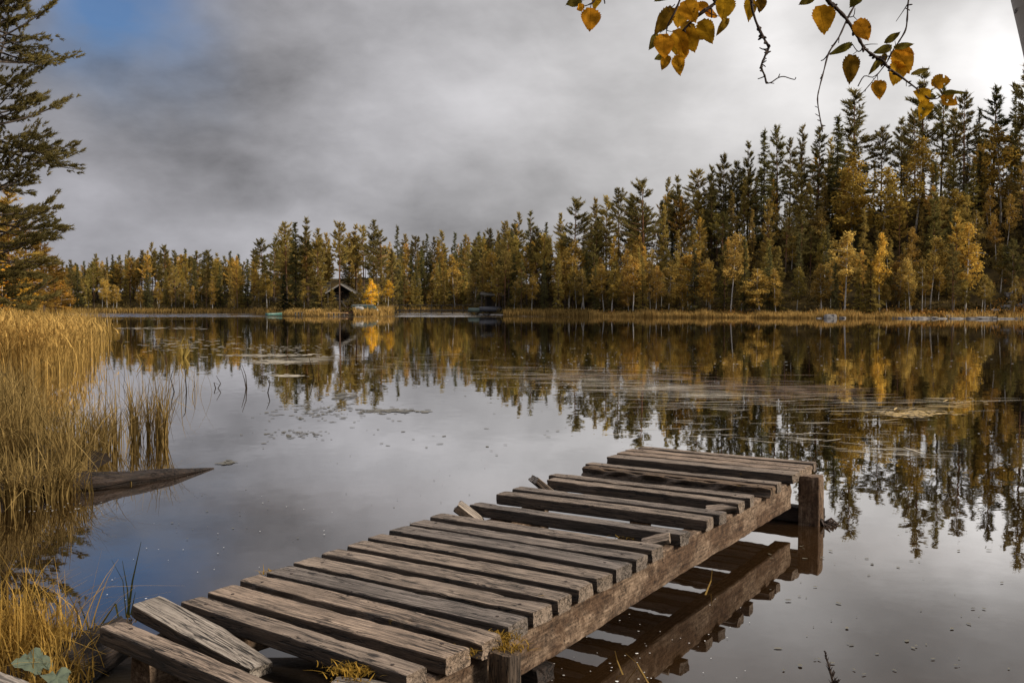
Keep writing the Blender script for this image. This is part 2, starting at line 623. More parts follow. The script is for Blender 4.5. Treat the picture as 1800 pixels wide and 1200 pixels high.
# the bank on the left: the water reaches x = LX at distance LY
LEFT = [(-50, 60), (1.5, -.2), (3.6, -1.7), (5.4, -2.65), (6.4, -3.3), (7.2, -5.5), (10.4, -6.2), (11.6, -5.75), (12.6, -5.4), (14.0, -5.6),
        (16, -7.0), (20, -10.5), (28, -14.5), (38, -18.2), (55, -26), (80, -37), (130, -60), (200, -92), (400, -185)]
LY = np.array([a for a, b in LEFT], float)
LX = np.array([b for a, b in LEFT], float)


def shore_d(px):
    return float(np.interp(px, FPX, FD))


def ground(x, y):
    x = np.asarray(x, float)
    y = np.asarray(y, float)
    yy = np.maximum(y, 1.0)
    px = 900 + x / yy * F
    dfar = np.where(y > 20, y - np.interp(px, FPX, FD), -50)
    dright = np.minimum(x - 92, 60)
    dleft = np.interp(y, LY, LX) - x
    dleft = np.where(y < 3.0, -5, dleft)
    dnear = 3.5 - y - 0.5 * np.clip(x, 0, 2)
    dnear = np.maximum(dnear, np.minimum(np.minimum(6.1 - y, x + 3.3), -.75 - x) * .6)
    dnear = np.minimum(dnear, 60)
    d = np.maximum(np.maximum(dfar, dright), np.maximum(dleft, dnear))
    bank = np.where(d > 0, np.minimum(.28 * d, .30) + np.clip(d - 1, 0, 40) * .012, np.maximum(.35 * d, -1.6))
    ridge = np.interp(px, RPX, RH)
    t = np.clip((np.maximum(dfar, 0) - 2.0) / 30.0, 0, 1)
    t = t * t * (3 - 2 * t)
    pt = np.clip((np.maximum(dfar, 0)) / 11.0, 0, 1)
    onpt = (px > 445) & (px < 695)
    back = np.clip((dfar - 17) / 22, 0, 1)
    t = np.where(onpt, pt * pt * (3 - 2 * pt) + 4.0 * back * back * (3 - 2 * back), t)
    h = bank + np.where(y > 20, ridge * t, 0)
    h = h + np.where(d > 2, .15 * np.sin(x * .31) * np.cos(y * .27) + .10 * np.sin(x * .9 + y * .6), 0) * np.clip((d - 2) / 6, 0, 1)
    h = h + np.where(dright > 0, np.clip(dright, 0, 30) * .35, 0) * (y < 110)
    return h


def gz(x, y):
    return float(ground(x, y))


ang = np.concatenate([np.radians(np.arange(-36, 36, .25)), np.radians(np.arange(36, 324, 2.0))])
rad = np.concatenate([[.25], np.geomspace(.6, 60, 90), np.arange(62, 262, 1.5), np.geomspace(265, 4500, 24)])
A_, R_ = np.meshgrid(ang, rad)
X_ = (np.sin(A_) * R_)
Y_ = (np.cos(A_) * R_)
Z_ = ground(X_, Y_)
na, nr = len(ang), len(rad)
V = np.stack([X_.ravel(), Y_.ravel(), Z_.ravel()], 1)
V = np.vstack([V, [[0, 0, gz(0, 0)]]])
i, j = np.meshgrid(np.arange(nr - 1), np.arange(na), indexing='ij')
q = np.stack([i * na + j, (i + 1) * na + j, (i + 1) * na + (j + 1) % na, i * na + (j + 1) % na], -1).reshape(-1, 4)
k = np.arange(na)
tri = np.stack([np.full(na, nr * na), k, (k + 1) % na], 1)
o = obj('ground', mesh_np('ground', V, [q[:, ::-1], tri[:, ::-1]], smooth=True), M['ground'])
tag(o, kind='structure')

wm = MB()
wm.add([(-400, 1.2, 0), (320, 1.2, 0), (320, 420, 0), (-400, 420, 0)], [(0, 1, 2, 3)])
tag(wm.build('lake_water', M['water']), kind='structure')

# ------------------------------------------------------------------ plant geometry
def cards(C, D, U, L, Wd, tone, tri=False):
    """leaf-sized faces: C base, D direction, U side, lengths, widths"""
    n = len(C)
    D = D / np.linalg.norm(D, axis=1, keepdims=True)
    S = np.cross(D, U)
    S = S / np.maximum(np.linalg.norm(S, axis=1, keepdims=True), 1e-6)
    L = np.asarray(L)[:, None]
    Wd = np.asarray(Wd)[:, None]
    if tri:
        P = np.stack([C - S * Wd * .5, C + S * Wd * .5, C + D * L], 1).reshape(-1, 3)
        Fc = np.arange(n * 3).reshape(n, 3)
        return P, Fc, np.repeat(tone, 3)
    P = np.stack([C, C + D * L * .5 + S * Wd * .5, C + D * L, C + D * L * .5 - S * Wd * .5], 1).reshape(-1, 3)
    Fc = np.arange(n * 4).reshape(n, 4)
    return P, Fc, np.repeat(tone, 4)


def rdirs(rs, n):
    v = rs.normal(size=(n, 3))
    return v / np.linalg.norm(v, axis=1, keepdims=True)


def trunk_curve(rs, H, bend=.02, n=9):
    ph, ph2 = rs.uniform(0, 6.28, 2)
    b = bend * H * rs.uniform(.4, 1.2)
    t = np.linspace(0, 1, n)
    xs = b * np.sin(t * 2.6 + ph) - b * math.sin(ph)
    ys = b * np.cos(t * 2.2 + ph2) - b * math.cos(ph2)
    return t, np.stack([xs, ys, t * H], 1)


def on_curve(P, t, tt):
    return np.array([np.interp(tt, t, P[:, k]) for k in range(3)])


def conifer(seed, H, cs, Rm, prof, nb, rise, card, dens, kind='pine', dead=8, tpt=10, rag=.19):
    """returns trunk mesh and crown mesh. prof(t) is branch length over the crown, 0 at its foot, 1 at the tip"""
    rs = np.random.RandomState(seed)
    t, P = trunk_curve(rs, H, .018 if kind == 'pine' else .006)
    mb = MB()
    r0 = H * .0125
    mb.tube(P, [r0 * (1 - .9 * a) * (1.25 if a == 0 else 1) for a in t], 7)
    Cs, Ds, Ts = [], [], []
    lobes = rs.uniform(.65, 1.2, 7)
    for bi in range(nb):
        f = (bi + rs.uniform(0, 1)) / nb
        f = f ** .9
        zt = cs + (1 - cs) * f
        az = rs.uniform(0, 6.283)
        L = Rm * prof(f) * ((rs.uniform(.55, 1.15) if kind != 'pine' else rs.uniform(.35, 1.3)) if rag < .2 else rs.uniform(.45, 1.2)) * lobes[int((az / 6.283) * 7) % 7]
        if kind == 'pine' and rs.rand() < (.12 if rag < .2 else .14):
            continue
        p0 = on_curve(P, t, min(zt, .995))
        el = rise(f) + rs.normal(0, rag)
        d0 = np.array([math.cos(az) * math.cos(el), math.sin(az) * math.cos(el), math.sin(el)])
        up = .35 if kind == 'pine' else -.10
        nseg = 4
        pts = []
        for sgi in range(nseg + 1):
            s = sgi / nseg
            pts.append(p0 + d0 * L * s + np.array([0, 0, up * L * s * s * .5]))
        pts = np.array(pts)
        if L > .25:
            mb.tube(pts, [max(.006, L * .018) * (1 - .8 * s / nseg) for s in range(nseg + 1)], 3, False)
        nt = max(2, int(L * dens))
        btone = np.clip(.5 + rs.normal(0, .2), 0, 1)
        for _ in range(nt):
            s = rs.uniform(.25 if kind == 'pine' else .08, 1.0)
            s = s ** .75
            c = np.array([np.interp(s, np.linspace(0, 1, nseg + 1), pts[:, k]) for k in range(3)])
            side = np.cross(d0, [0, 0, 1])
            side /= np.linalg.norm(side)
            sp = (1 - .55 * s) * L * .42
            c = c + side * rs.uniform(-1, 1) * sp + np.array([0, 0, rs.uniform(-.02, .05) * L])
            td = d0 + side * rs.uniform(-.7, .7) + np.array([0, 0, .45 if kind == 'pine' else -.15])
            td /= np.linalg.norm(td)
            m_ = tpt
            dd = td[None, :] * rs.uniform(.5, 1.2, (m_, 1)) + rdirs(rs, m_) * .55
            cc = c[None, :] + td[None, :] * rs.uniform(-.75, .75, (m_, 1)) * card + rdirs(rs, m_) * card * .16
            Cs.append(cc)
            Ds.append(dd)
            Ts.append(np.clip(btone + rs.normal(0, .16, m_), 0, 1))
    # leader
    tip = P[-1]
    m_ = tpt * 3
    Cs.append(tip[None, :] - np.stack([np.zeros(m_), np.zeros(m_), rs.uniform(0, H * .05, m_)], 1))
    Ds.append(np.array([[0, 0, .8]]) + rdirs(rs, m_) * .8)
    Ts.append(rs.uniform(.3, .7, m_))
    C = np.vstack(Cs)
    Dv = np.vstack(Ds)
    Tn = np.concatenate(Ts)
    n = len(C)
    Pv, Fc, Tn = cards(C, Dv, rdirs(rs, n), card * rs.uniform(.7, 1.3, n), card * rs.uniform(.17, .30, n), Tn, True)
    for _ in range(dead):
        zt = rs.uniform(.12, max(cs, .2))
        p0 = on_curve(P, t, zt)
        az = rs.uniform(0, 6.283)
        L = rs.uniform(.3, .9) * Rm * .7
        d0 = np.array([math.cos(az), math.sin(az), rs.uniform(-.35, .1)])
        mb.tube([p0, p0 + d0 * L * .6, p0 + d0 * L + np.array([0, 0, -.1])], [.018, .012, .005], 3, False)
    return mb.mesh('trunk', True), mesh_np('crown', Pv, [Fc], Tn)


def birch(seed, H, cs, Rm, leaf, nb=26, lpc=26, lean=.03, droop=.35, cl=.55, extra=1.0):
    rs = np.random.RandomState(seed)
    t, P = trunk_curve(rs, H, lean)
    mb = MB()
    r0 = H * .0095
    mb.tube(P, [r0 * (1 - .88 * a) * (1.3 if a == 0 else 1) for a in t], 7)
    Cs, Ds, Ts = [], [], []
    for bi in range(nb):
        f = (bi + rs.uniform(0, 1)) / nb
        zt = cs + (1 - cs) * f * .98
        az = rs.uniform(0, 6.283)
        pr = math.sin(min(1, (f * .82 + .18)) * math.pi) ** .7
        L = Rm * max(.18, pr) * rs.uniform(.45, 1.2)
        p0 = on_curve(P, t, zt)
        el = .75 - .25 * (1 - f) + rs.normal(0, .18)
        d0 = np.array([math.cos(az) * math.cos(el), math.sin(az) * math.cos(el), math.sin(el)])
        pts = np.array([p0 + d0 * L * s + np.array([0, 0, -droop * L * s * s]) for s in (0, .35, .7, 1)])
        mb.tube(pts, [.012 * H / 10 + .014 * L, .011 * L + .006, .008 * L, .004], 3, False)
        bt = np.clip(.5 + rs.normal(0, .2), 0, 1)
        for ci in range(max(2, int(L * 3.6 * extra))):
            s = rs.uniform(.25, 1.05)
            c = np.array([np.interp(s, (0, .35, .7, 1), pts[:, k]) for k in range(3)])
            c = c + rdirs(rs, 1)[0] * L * .26 * np.array([1, 1, .8])
            k = max(5, int(lpc * rs.uniform(.5, 1.3)))
            off = rs.normal(size=(k, 3)) * cl * .30 * np.array([1, 1, .85])
            off[:, 2] -= np.abs(rs.normal(size=k)) * cl * .3
            Cs.append(c + off)
            Ds.append(rdirs(rs, k) + np.array([0, 0, -.35]))
            Ts.append(np.clip(bt + rs.normal(0, .18, k), 0, 1))
    C = np.vstack(Cs)
    Dv = np.vstack(Ds)
    Tn = np.concatenate(Ts)
    n = len(C)
    Pv, Fc, Tn = cards(C, Dv, rdirs(rs, n), leaf * rs.uniform(.7, 1.3, n), leaf * rs.uniform(.55, .9, n), Tn)
    return mb.mesh('trunk', True), mesh_np('crown', Pv, [Fc], Tn)


def p_pine(f):
    return max(.10, (1 - f) ** .62 * (.50 + .50 * min(1, f * 3.2)))


def p_pine2(f):
    return max(.12, math.sin(min(1, .25 + f * .75) * math.pi) ** .75)


def p_spruce(f):
    return max(.06, (1 - f) ** .85 * (.75 + .25 * min(1, f * 6)))


PINES, SPRUCES, BIRCHES = [], [], []
for k in range(5):
    PINES.append(conifer(100 + k, 12, [.24, .16, .32, .12, .28][k], [2.0, 2.2, 1.9, 2.0, 2.4][k], p_pine, [100, 112, 90, 120, 100][k],
                         lambda f: -.16 + .75 * f, .33, 6.4, tpt=12))
for k in range(3):
    PINES.append(conifer(140 + k, 12, [.45, .52, .42][k], [2.2, 2.0, 2.5][k], p_pine2, 70, lambda f: .0 + .6 * f, .33, 6.2, dead=16, tpt=12))
for k in range(3):
    SPRUCES.append(conifer(160 + k, 12, [.06, .1, .04][k], [2.0, 1.6, 2.2][k], p_spruce, 140, lambda f: -.32 + .75 * f, .31, 6.6,
                           'spruce', 0, 11))
for k in range(6):
    BIRCHES.append(birch(200 + k, 9, [.30, .38, .25, .45, .2, .34][k], [1.6, 1.8, 1.45, 1.7, 2.0, 1.35][k], .21, 34, 24))
KIND = {'pine_tree': (PINES, 'pine_bark', 'needles', 12.0, 'pine tree'),
        'spruce_tree': (SPRUCES, 'spruce_bark', 'needles', 12.0, 'spruce tree'),
        'birch_tree': (BIRCHES, 'birch_bark', 'leaves', 9.0, 'birch tree')}
rng = random.Random(5)


def hsv_jit(c, a=.15):
    k = 1 + rng.uniform(-a, a)
    return tuple(max(0, min(1, v * k * (1 + rng.uniform(-a * .16, a * .16)))) for v in c)


C_PINE_DARK = (.19, .160, .058)
C_PINE_OLIVE = (.34, .265, .080)
C_PINE_GOLD = (.46, .32, .080)
C_SPRUCE = (.150, .140, .058)
C_BIRCH_GOLD = (.45, .305, .080)
C_BIRCH_OLIVE = (.32, .235, .068)
C_BIRCH_BRIGHT = (.95, .62, .075)


def tree(kind, x, y, H, color, label, group, variant=None, wide=1.0, rot=None, sink=.15):
    meshes, bark, leafm, H0, cat = KIND[kind]
    tm, cm = meshes[variant if variant is not None else rng.randrange(len(meshes))]
    o = empty(kind, (x, y, gz(x, y) - sink), label, cat, group)
    s = H / H0
    o.scale = (s * wide, s * wide, s)
    o.rotation_euler = (0, 0, rot if rot is not None else rng.uniform(0, 6.283))
    for nm, me, mt in (('trunk', tm, M[bark]), ('crown', cm, M[leafm])):
        if not me.materials:
            me.materials.append(mt)
        c = bpy.data.objects.new(nm, me)
        COL.objects.link(c)
        c.parent = o
        c.color = (*color, 1) if nm == 'crown' else (1, 1, 1, 1)
    return o


def tree_px(kind, px, top, d, color, label, group=None, **kw):
    """a tree d metres behind the shore, as tall as its tip shows"""
    D = shore_d(px) + d
    x = (px - 900) / F * D
    tip = atD(px, top, D).z
    return tree(kind, x, D, max(2.0, tip - gz(x, D)), color, label, group, **kw)


# ------------------------------------------------------------------ forest: trees that can be told apart
LM = [
    # kind, px, top, d, colour, label, width
    ('birch_tree', 655, 488, 4, C_BIRCH_BRIGHT, 'bright yellow birch beside the upturned boats below the cottage', 1.25, 4),
    ('birch_tree', 682, 490, 6, (0.643, 0.409, 0.057), 'second yellow birch, behind the right end of the upturned boats', 1.1, 1),
    ('spruce_tree', 699, 397, 16, C_SPRUCE, 'slim dark spruce spire rising above the forest behind the footbridge', .7, 1),
    ('spruce_tree', 500, 482, 2, (0.024, 0.033, 0.018), 'low dark spruce at the water beside the mint rowing boat', 1.0, 2),
    ('pine_tree', 597, 392, 1.2, C_PINE_OLIVE, 'slender pine with a bare reddish trunk in front of the cottage gable', .8, 6),
    ('pine_tree', 541, 384, 8, C_PINE_DARK, 'tallest dark pine on the left half of the cottage point', 1.0, 0),
    ('pine_tree', 658, 386, 19, C_PINE_DARK, 'tall dark pine behind the bright yellow birch', 1.0, 1),
    ('birch_tree', 1000, 418, 7, C_BIRCH_GOLD, 'broad golden birch at the start of the right shore grass', 1.25, 2),
    ('birch_tree', 1112, 448, 3, (0.491, 0.317, 0.081), 'golden birch with a tufted top left of the leaning birch', 1.2, 1),
    ('birch_tree', 1062, 462, 5, (0.374, 0.251, 0.065), 'low olive gold birch above the shore grass edge', 1.3, 0),
    ('birch_tree', 1214, 428, 3, (0.491, 0.317, 0.073), 'golden birch with two thin white trunks leaning over the grass', 1.3, 4),
    ('birch_tree', 1284, 408, 2, (0.445, 0.304, 0.089), 'tall birch with a long white trunk and a high pale crown', .95, 3),
    ('birch_tree', 1336, 470, 2, (0.538, 0.370, 0.097), 'low wide golden birch to the right of the long white trunk', 1.7, 4),
    ('birch_tree', 1484, 405, 2.2, (0.585, 0.422, 0.122), 'pale gold birch with a straight white trunk behind the grey boulder', 1.3, 3),
    ('birch_tree', 1546, 406, 2.2, (0.655, 0.435, 0.089), 'bright gold birch with a curved white trunk right of the boulder', .85, 5),
    ('birch_tree', 1600, 452, 2, (0.527, 0.382, 0.113), 'small thin birch with sparse gold leaves on the right shore', 1.0, 3),
    ('birch_tree', 1634, 415, 6, (0.421, 0.297, 0.081), 'olive gold birch between the thin birch and the broad gold one', 1.2, 3),
    ('birch_tree', 1696, 388, 5, (0.562, 0.370, 0.081), 'broad gold birch with twin white trunks above the rocky shore', 1.15, 0),
    ('birch_tree', 1778, 420, 9, (0.152, 0.138, 0.049), 'dark crowned birch with one white trunk near the right frame edge', 1.1, 3),
    ('pine_tree', 1502, 160, 26, C_PINE_DARK, 'broad dark pine with a dense pointed crown on the hill crest', 1.35, 3),
    ('pine_tree', 1620, 124, 33, C_PINE_DARK, 'tallest pine of the crest, tip behind the hanging leaf spray', 1.1, 0),
    ('pine_tree', 1740, 156, 30, (0.075, 0.076, 0.027), 'dense dark pine on the crest left of the last spires', 1.25, 3),
    ('spruce_tree', 1778, 148, 28, C_SPRUCE, 'narrow dark spire beside the rightmost pine of the crest', .8, 1),
    ('pine_tree', 1800, 112, 22, C_PINE_DARK, 'rightmost pine cut by the frame edge on the hill crest', 1.1, 1),
    ('pine_tree', 1132, 317, 15, C_PINE_DARK, 'open crowned pine standing clear where the slope begins to rise', 1.2, 5),
    ('pine_tree', 1008, 350, 12, C_PINE_DARK, 'pine rising highest behind the broad golden birch', 1.1, 5),
    ('birch_tree', 205, 500, 3, C_BIRCH_GOLD, 'small golden birch leftmost at the far left waterline', 1.1, 1),
    ('birch_tree', 800, 445, 4, (0.421, 0.277, 0.065), 'tall golden birch at the right end of the footbridge', 1.1, 2),
    ('birch_tree', 860, 440, 7, (0.398, 0.264, 0.065), 'golden birch hanging over the dark lakeside hut', 1.3, 0),
    ('birch_tree', 470, 478, 4, (0.351, 0.251, 0.065), 'olive gold birch at the left edge of the cottage point', 1.3, 1),
    ('pine_tree', 566, 468, 6, C_PINE_OLIVE, 'bushy olive pine left of the cottage gable', 1.2, 3),
    ('birch_tree', 634, 500, 7, (.25, .18, .05), 'low olive birch hiding the right eave of the cottage', 1.4, 4),
    ('pine_tree', 584, 506, 7, C_PINE_OLIVE, 'small olive pine half covering the left part of the cottage porch', 1.5, 1),
    ('birch_tree', 618, 510, 8, (.22, .17, .05), 'small olive birch at the right corner of the cottage porch', 1.5, 0),
    ('spruce_tree', 552, 505, 5, C_SPRUCE, 'small dark spruce in front of the cottage annexe', 1.4, 2),
    ('birch_tree', 1497, 268, 19, (.40, .27, .06), 'large golden birch crown high on the slope under the broad dark pine', 1.5, 4),
    ('birch_tree', 1606, 240, 21, (.37, .25, .055), 'tallest golden birch on the slope below the leaf spray', 1.35, 2),
    ('birch_tree', 1545, 292, 17, (.34, .24, .055), 'golden birch halfway up the slope between two larger birch crowns', 1.5, 0),
    ('birch_tree', 1672, 330, 18, (.33, .23, .055), 'olive gold birch high on the slope left of the last spires', 1.5, 1),
    ('birch_tree', 1755, 218, 22, (.36, .235, .05), 'golden birch among the dark pines at the right end of the crest', 1.3, 2),
    ('birch_tree', 535, 488, 5, (0.398, 0.284, 0.073), 'golden birch between the dark spruce and the cottage', 1.1, 0),
]
for kd, px, top, d, c, lab, wd_, var in LM:
    tree_px(kd, px, top, d, c, lab, variant=var, wide=wd_)

SKY_L = [(112, 462), (128, 457), (150, 458), (172, 446), (190, 452), (200, 447), (213, 449), (228, 441), (250, 440), (268, 427), (293, 431), (310, 440), (327, 437),
         (345, 441), (365, 440), (382, 445), (395, 450), (407, 441), (420, 446), (436, 455)]
SKY_P = [(447, 440), (463, 420), (482, 417), (505, 391), (520, 390), (560, 401), (574, 410), (612, 410), (627, 395), (640, 397), (672, 405)]
SKY_M = [(712, 412), (730, 416), (750, 411), (762, 417), (778, 406), (800, 409), (820, 413), (842, 407), (862, 402)]
SKY_R = [(888, 389), (913, 374), (932, 372), (960, 390), (985, 374), (1045, 350), (1066, 345), (1085, 331), (1110, 345), (1172, 314), (1190, 311), (1228, 299),
         (1250, 294), (1273, 271), (1292, 285), (1313, 251), (1340, 229), (1363, 224), (1385, 245), (1405, 222), (1433, 224), (1455, 243), (1470, 204),
         (1545, 224), (1580, 208), (1605, 194), (1650, 148), (1672, 190), (1690, 163), (1715, 190), (1830, 140), (1862, 120), (1890, 150), (1920, 130)]


def skyline(lst, dlo, dhi, lab_p, lab_s, group, ps, start):
    for px, top in lst:
        dlo_ = 20 if 568 < px < 655 else dlo
        dhi_ = 26 if 568 < px < 655 else dhi
        kd = 'spruce_tree' if rng.random() < ps else 'pine_tree'
        tree_px(kd, px, top, rng.uniform(dlo_, dhi_), hsv_jit(C_SPRUCE if kd == 'spruce_tree' else (C_PINE_DARK if rng.random() < .6 else C_PINE_OLIVE), .25),
                lab_s if kd == 'spruce_tree' else lab_p, group[1] if kd == 'spruce_tree' else group[0], wide=rng.uniform(.8, 1.1))


skyline(SKY_L, 12, 24, 'dark pine on the skyline of the far left shore', 'dark spruce on the skyline of the far left shore',
        ('skyline pines of the far left shore', 'skyline spruces of the far left shore'), .45, 0)
skyline(SKY_P, 5, 16, 'tall pine in the stand round the lakeside cottage', 'tall spruce in the stand round the lakeside cottage',
        ('pines round the cottage', 'spruces round the cottage'), .1, 0)
skyline(SKY_M, 18, 30, 'dark pine on the skyline behind the footbridge bay', 'dark spruce on the skyline behind the footbridge bay',
        ('skyline pines behind the bay', 'skyline spruces behind the bay'), .45, 0)
skyline(SKY_R, 20, 33, 'dark pine on the crest of the right hillside', 'dark spruce on the crest of the right hillside',
        ('crest pines of the right hillside', 'crest spruces of the right hillside'), .12, 0)


def scatter(n, p0, p1, d0, d1, hp, hb, mixk, cols, names, groups, seed, skyl, dpow=1.0, avoid=None):
    """fill a stretch of wood; trees stay below the skyline"""
    r = random.Random(seed)
    sx = np.array([a for a, b in skyl], float)
    sy = np.array([b for a, b in skyl], float)
    taken = []
    done = tries = 0
    while done < n and tries < n * 30:
        tries += 1
        px = r.uniform(p0, p1)
        d = d0 + (d1 - d0) * r.random() ** dpow
        if avoid and avoid(px, d):
            continue
        D = shore_d(px) + d
        x = (px - 900) / F * D
        if any((x - a) ** 2 + (D - b) ** 2 < 1.7 for a, b in taken):
            continue
        taken.append((x, D))
        u = r.random()
        front = d < d0 + (d1 - d0) * .3
        pb = mixk[2] * (1.5 if front else .8)
        kd = 'birch_tree' if u < pb else ('spruce_tree' if u < pb + mixk[1] else 'pine_tree')
        H = r.uniform(*(hb if kd == 'birch_tree' else hp))
        if front:
            H *= .82
        g = gz(x, D)
        lim = atD(px, float(np.interp(px, sx, sy)) + (r.uniform(3, 22) if p1 < 460 or p0 == 690 else r.uniform(8, 40)), D).z - g
        H = min(H, lim)
        if H < 2.2:
            H = 2.2 + r.random()
        if kd == 'pine_tree':
            c = cols[0] if r.random() < .30 else (C_PINE_OLIVE if r.random() < .55 else C_PINE_GOLD)
        elif kd == 'spruce_tree':
            c = C_SPRUCE if r.random() < .45 else C_PINE_OLIVE
        else:
            c = C_BIRCH_GOLD if r.random() < .50 else C_BIRCH_OLIVE
        tree(kd, x, D, H, hsv_jit(c, .28), names[kd][0 if front else 1], groups + ', ' + ('front ' if front else 'inner ') + kd.split('_')[0] + 's',
             wide=r.uniform(.7, 1.0) if kd != 'birch_tree' else r.uniform(.85, 1.3))
        done += 1


def nm(where):
    return {'pine_tree': ('pine at the water side of ' + where, 'pine deep in ' + where),
            'spruce_tree': ('dark spruce at the water side of ' + where, 'dark spruce deep in ' + where),
            'birch_tree': ('autumn birch at the water side of ' + where, 'autumn birch deep in ' + where)}


DK = (C_PINE_DARK,)
scatter(190, 85, 452, 1.5, 38, (9, 13), (5, 8.5), (.3, .42, .28), DK, nm('the far left forest'), 'far left forest', 11, SKY_L)
scatter(62, 442, 694, 6, 40, (9, 13.5), (5, 8), (.50, .22, .28), DK, nm('the cottage wood'), 'cottage wood', 12, SKY_P,
        avoid=lambda px, d: 545 < px < 652 and d < 18)
scatter(110, 690, 905, 1.5, 32, (9, 13), (5, 9), (.30, .34, .36), DK, nm('the wood behind the footbridge'), 'wood behind the footbridge', 13, SKY_M + [(905, 385)],
        avoid=lambda px, d: 832 < px < 888 and d < 5)
scatter(90, 880, 1130, 1.5, 26, (8, 13), (5, 9.5), (.40, .24, .36), DK, nm('the low slope of the right shore'), 'low slope of the right shore', 14, SKY_R)
scatter(110, 1110, 1480, 1.5, 30, (8, 13), (5, 9.5), (.40, .24, .36), DK, nm('the middle slope of the right hillside'), 'middle slope of the right hillside', 15, SKY_R)
scatter(115, 1470, 1960, 1.5, 29, (8, 12), (5, 9.5), (.38, .26, .36), DK, nm('the steep slope of the right hillside'), 'steep slope of the right hillside', 16, SKY_R)

# ------------------------------------------------------------------ the bank on the left: the big pine and the trees behind the reeds
def near_conifer(seed, H, cs, Rm, nb, card, dens, tpt):
    return conifer(seed, H, cs, Rm, p_pine2, nb, lambda f: -.18 + .6 * f, card, dens, 'pine', 16, tpt, .30)


D0 = 44.0
x0 = (-14 - 900) / F * D0
tm, cm = near_conifer(407, 21, .06, 3.35, 330, .18, 10, 22)
o = empty('pine_tree', (x0, D0, gz(x0, D0) - .1), 'large dark pine at the left frame edge above the reeds', 'pine tree')
tm.materials.append(M['spruce_bark'])
cm.materials.append(M['needles'])
for nme, me in (('trunk', tm), ('crown', cm)):
    c = bpy.data.objects.new(nme, me)
    COL.objects.link(c)
    c.parent = o
    c.color = (.15, .125, .045, 1)
LB = [
    ('pine_tree', 20, 330, 62, C_PINE_GOLD, 'golden brown pine close behind the large left pine', 1.5, 3),
    ('pine_tree', 48, 372, 78, (0.255, 0.160, 0.040), 'golden pine second behind the large left pine', 1.4, 1),
    ('birch_tree', 14, 455, 58, (0.750, 0.432, 0.054), 'low yellow birch under the large left pine', 1.8, 4),
    ('pine_tree', 78, 408, 96, (0.270, 0.160, 0.036), 'bushy golden pine at the end of the left bank', 1.5, 3),
    ('pine_tree', 98, 448, 120, (0.240, 0.144, 0.036), 'smallest golden pine furthest out on the left bank', 1.5, 1),
    ('birch_tree', 62, 470, 85, (0.570, 0.320, 0.054), 'rounded golden birch low on the left bank', 1.6, 0),
    ('pine_tree', -25, 300, 75, C_PINE_OLIVE, 'olive pine at the very edge behind the large left pine', 1.4, 3),
    ('birch_tree', 104, 490, 128, (0.510, 0.288, 0.054), 'low golden birch where the left bank meets the far shore', 1.6, 4),
    ('birch_tree', 36, 480, 70, (0.450, 0.272, 0.054), 'low brown gold birch among the left bank pines', 1.7, 1),
]
for kd, px, top, D, c, lab, wd_, var in LB:
    x = (px - 900) / F * D
    g = gz(x, D)
    tree(kd, x, D, atD(px, top, D).z - g, c, lab, None, variant=var, wide=wd_)

for kd, x, y, H, var, c in (('pine_tree', -3.5, -5.5, 13, 0, C_PINE_OLIVE), ('pine_tree', .8, -6.5, 14, 3, C_PINE_DARK), ('birch_tree', -7.5, -4.5, 9, 4, C_BIRCH_GOLD),
                            ('spruce_tree', -1.2, -8.5, 13, 2, C_SPRUCE), ('pine_tree', -9.5, -8, 14, 1, C_PINE_OLIVE), ('spruce_tree', -5.8, -9, 12, 0, C_SPRUCE),
                            ('pine_tree', 3.2, -9.5, 13, 4, C_PINE_DARK), ('spruce_tree', -12, -3, 11, 2, C_SPRUCE)):
    tree(kd, x, y, H, c, 'unseen bank tree added behind the viewer to shade the dock', 'unseen bank trees shading the dock', variant=var, wide=1.3)  # unseen trees, added so the dock is shaded from behind

# ------------------------------------------------------------------ grasses
def blades(n, pos, hgt, wid, bend, seed, nseg=4, lean=.25, col_t=(.2, .9), kink=0, winddir=None):
    """curved tapering blades rooted at pos (n,3)"""
    rs = np.random.RandomState(seed)
    az = rs.uniform(0, 6.283, n)
    h = hgt if hasattr(hgt, '__len__') else np.full(n, hgt)
    ln = rs.normal(0, lean, n)
    bd = np.abs(rs.normal(bend, bend * .5, n))
    dx, dy = np.cos(az), np.sin(az)
    if winddir is not None:
        dx = dx * .6 + winddir[0]
        dy = dy * .6 + winddir[1]
    fx, fy = -np.sin(az), np.cos(az)
    wv_ = wid * rs.uniform(.6, 1.3, n)
    tone = rs.uniform(col_t[0], col_t[1], n)
    Vs = []
    for s in range(nseg + 1):
        q = s / nseg
        off = ln * q + bd * q ** 2.2
        zz_ = h * q * (1 - .35 * np.minimum(1, bd) * q ** 2)
        if kink:
            dro = np.where(rs.rand(n) < kink, 1, 0) if s == 0 else dro
            zz_ = zz_ - dro * h * .45 * max(0, q - .6) / .4
            off = off + dro * .35 * max(0, q - .6) / .4
        cx, cy = pos[:, 0] + dx * off * h, pos[:, 1] + dy * off * h
        w = wv_ * (1 - .85 * q ** 1.6) * .5
        Vs.append(np.stack([cx - fx * w, cy - fy * w, pos[:, 2] + zz_], 1))
        Vs.append(np.stack([cx + fx * w, cy + fy * w, pos[:, 2] + zz_], 1))
    Vv = np.stack(Vs, 1)
    m_ = 2 * (nseg + 1)
    idx = np.arange(n)[:, None] * m_
    Fs = []
    for s in range(nseg):
        b = 2 * s
        Fs.append(np.concatenate([idx + b, idx + b + 1, idx + b + 3, idx + b + 2], 1))
    return Vv.reshape(-1, 3), np.concatenate(Fs), np.repeat(tone, m_)


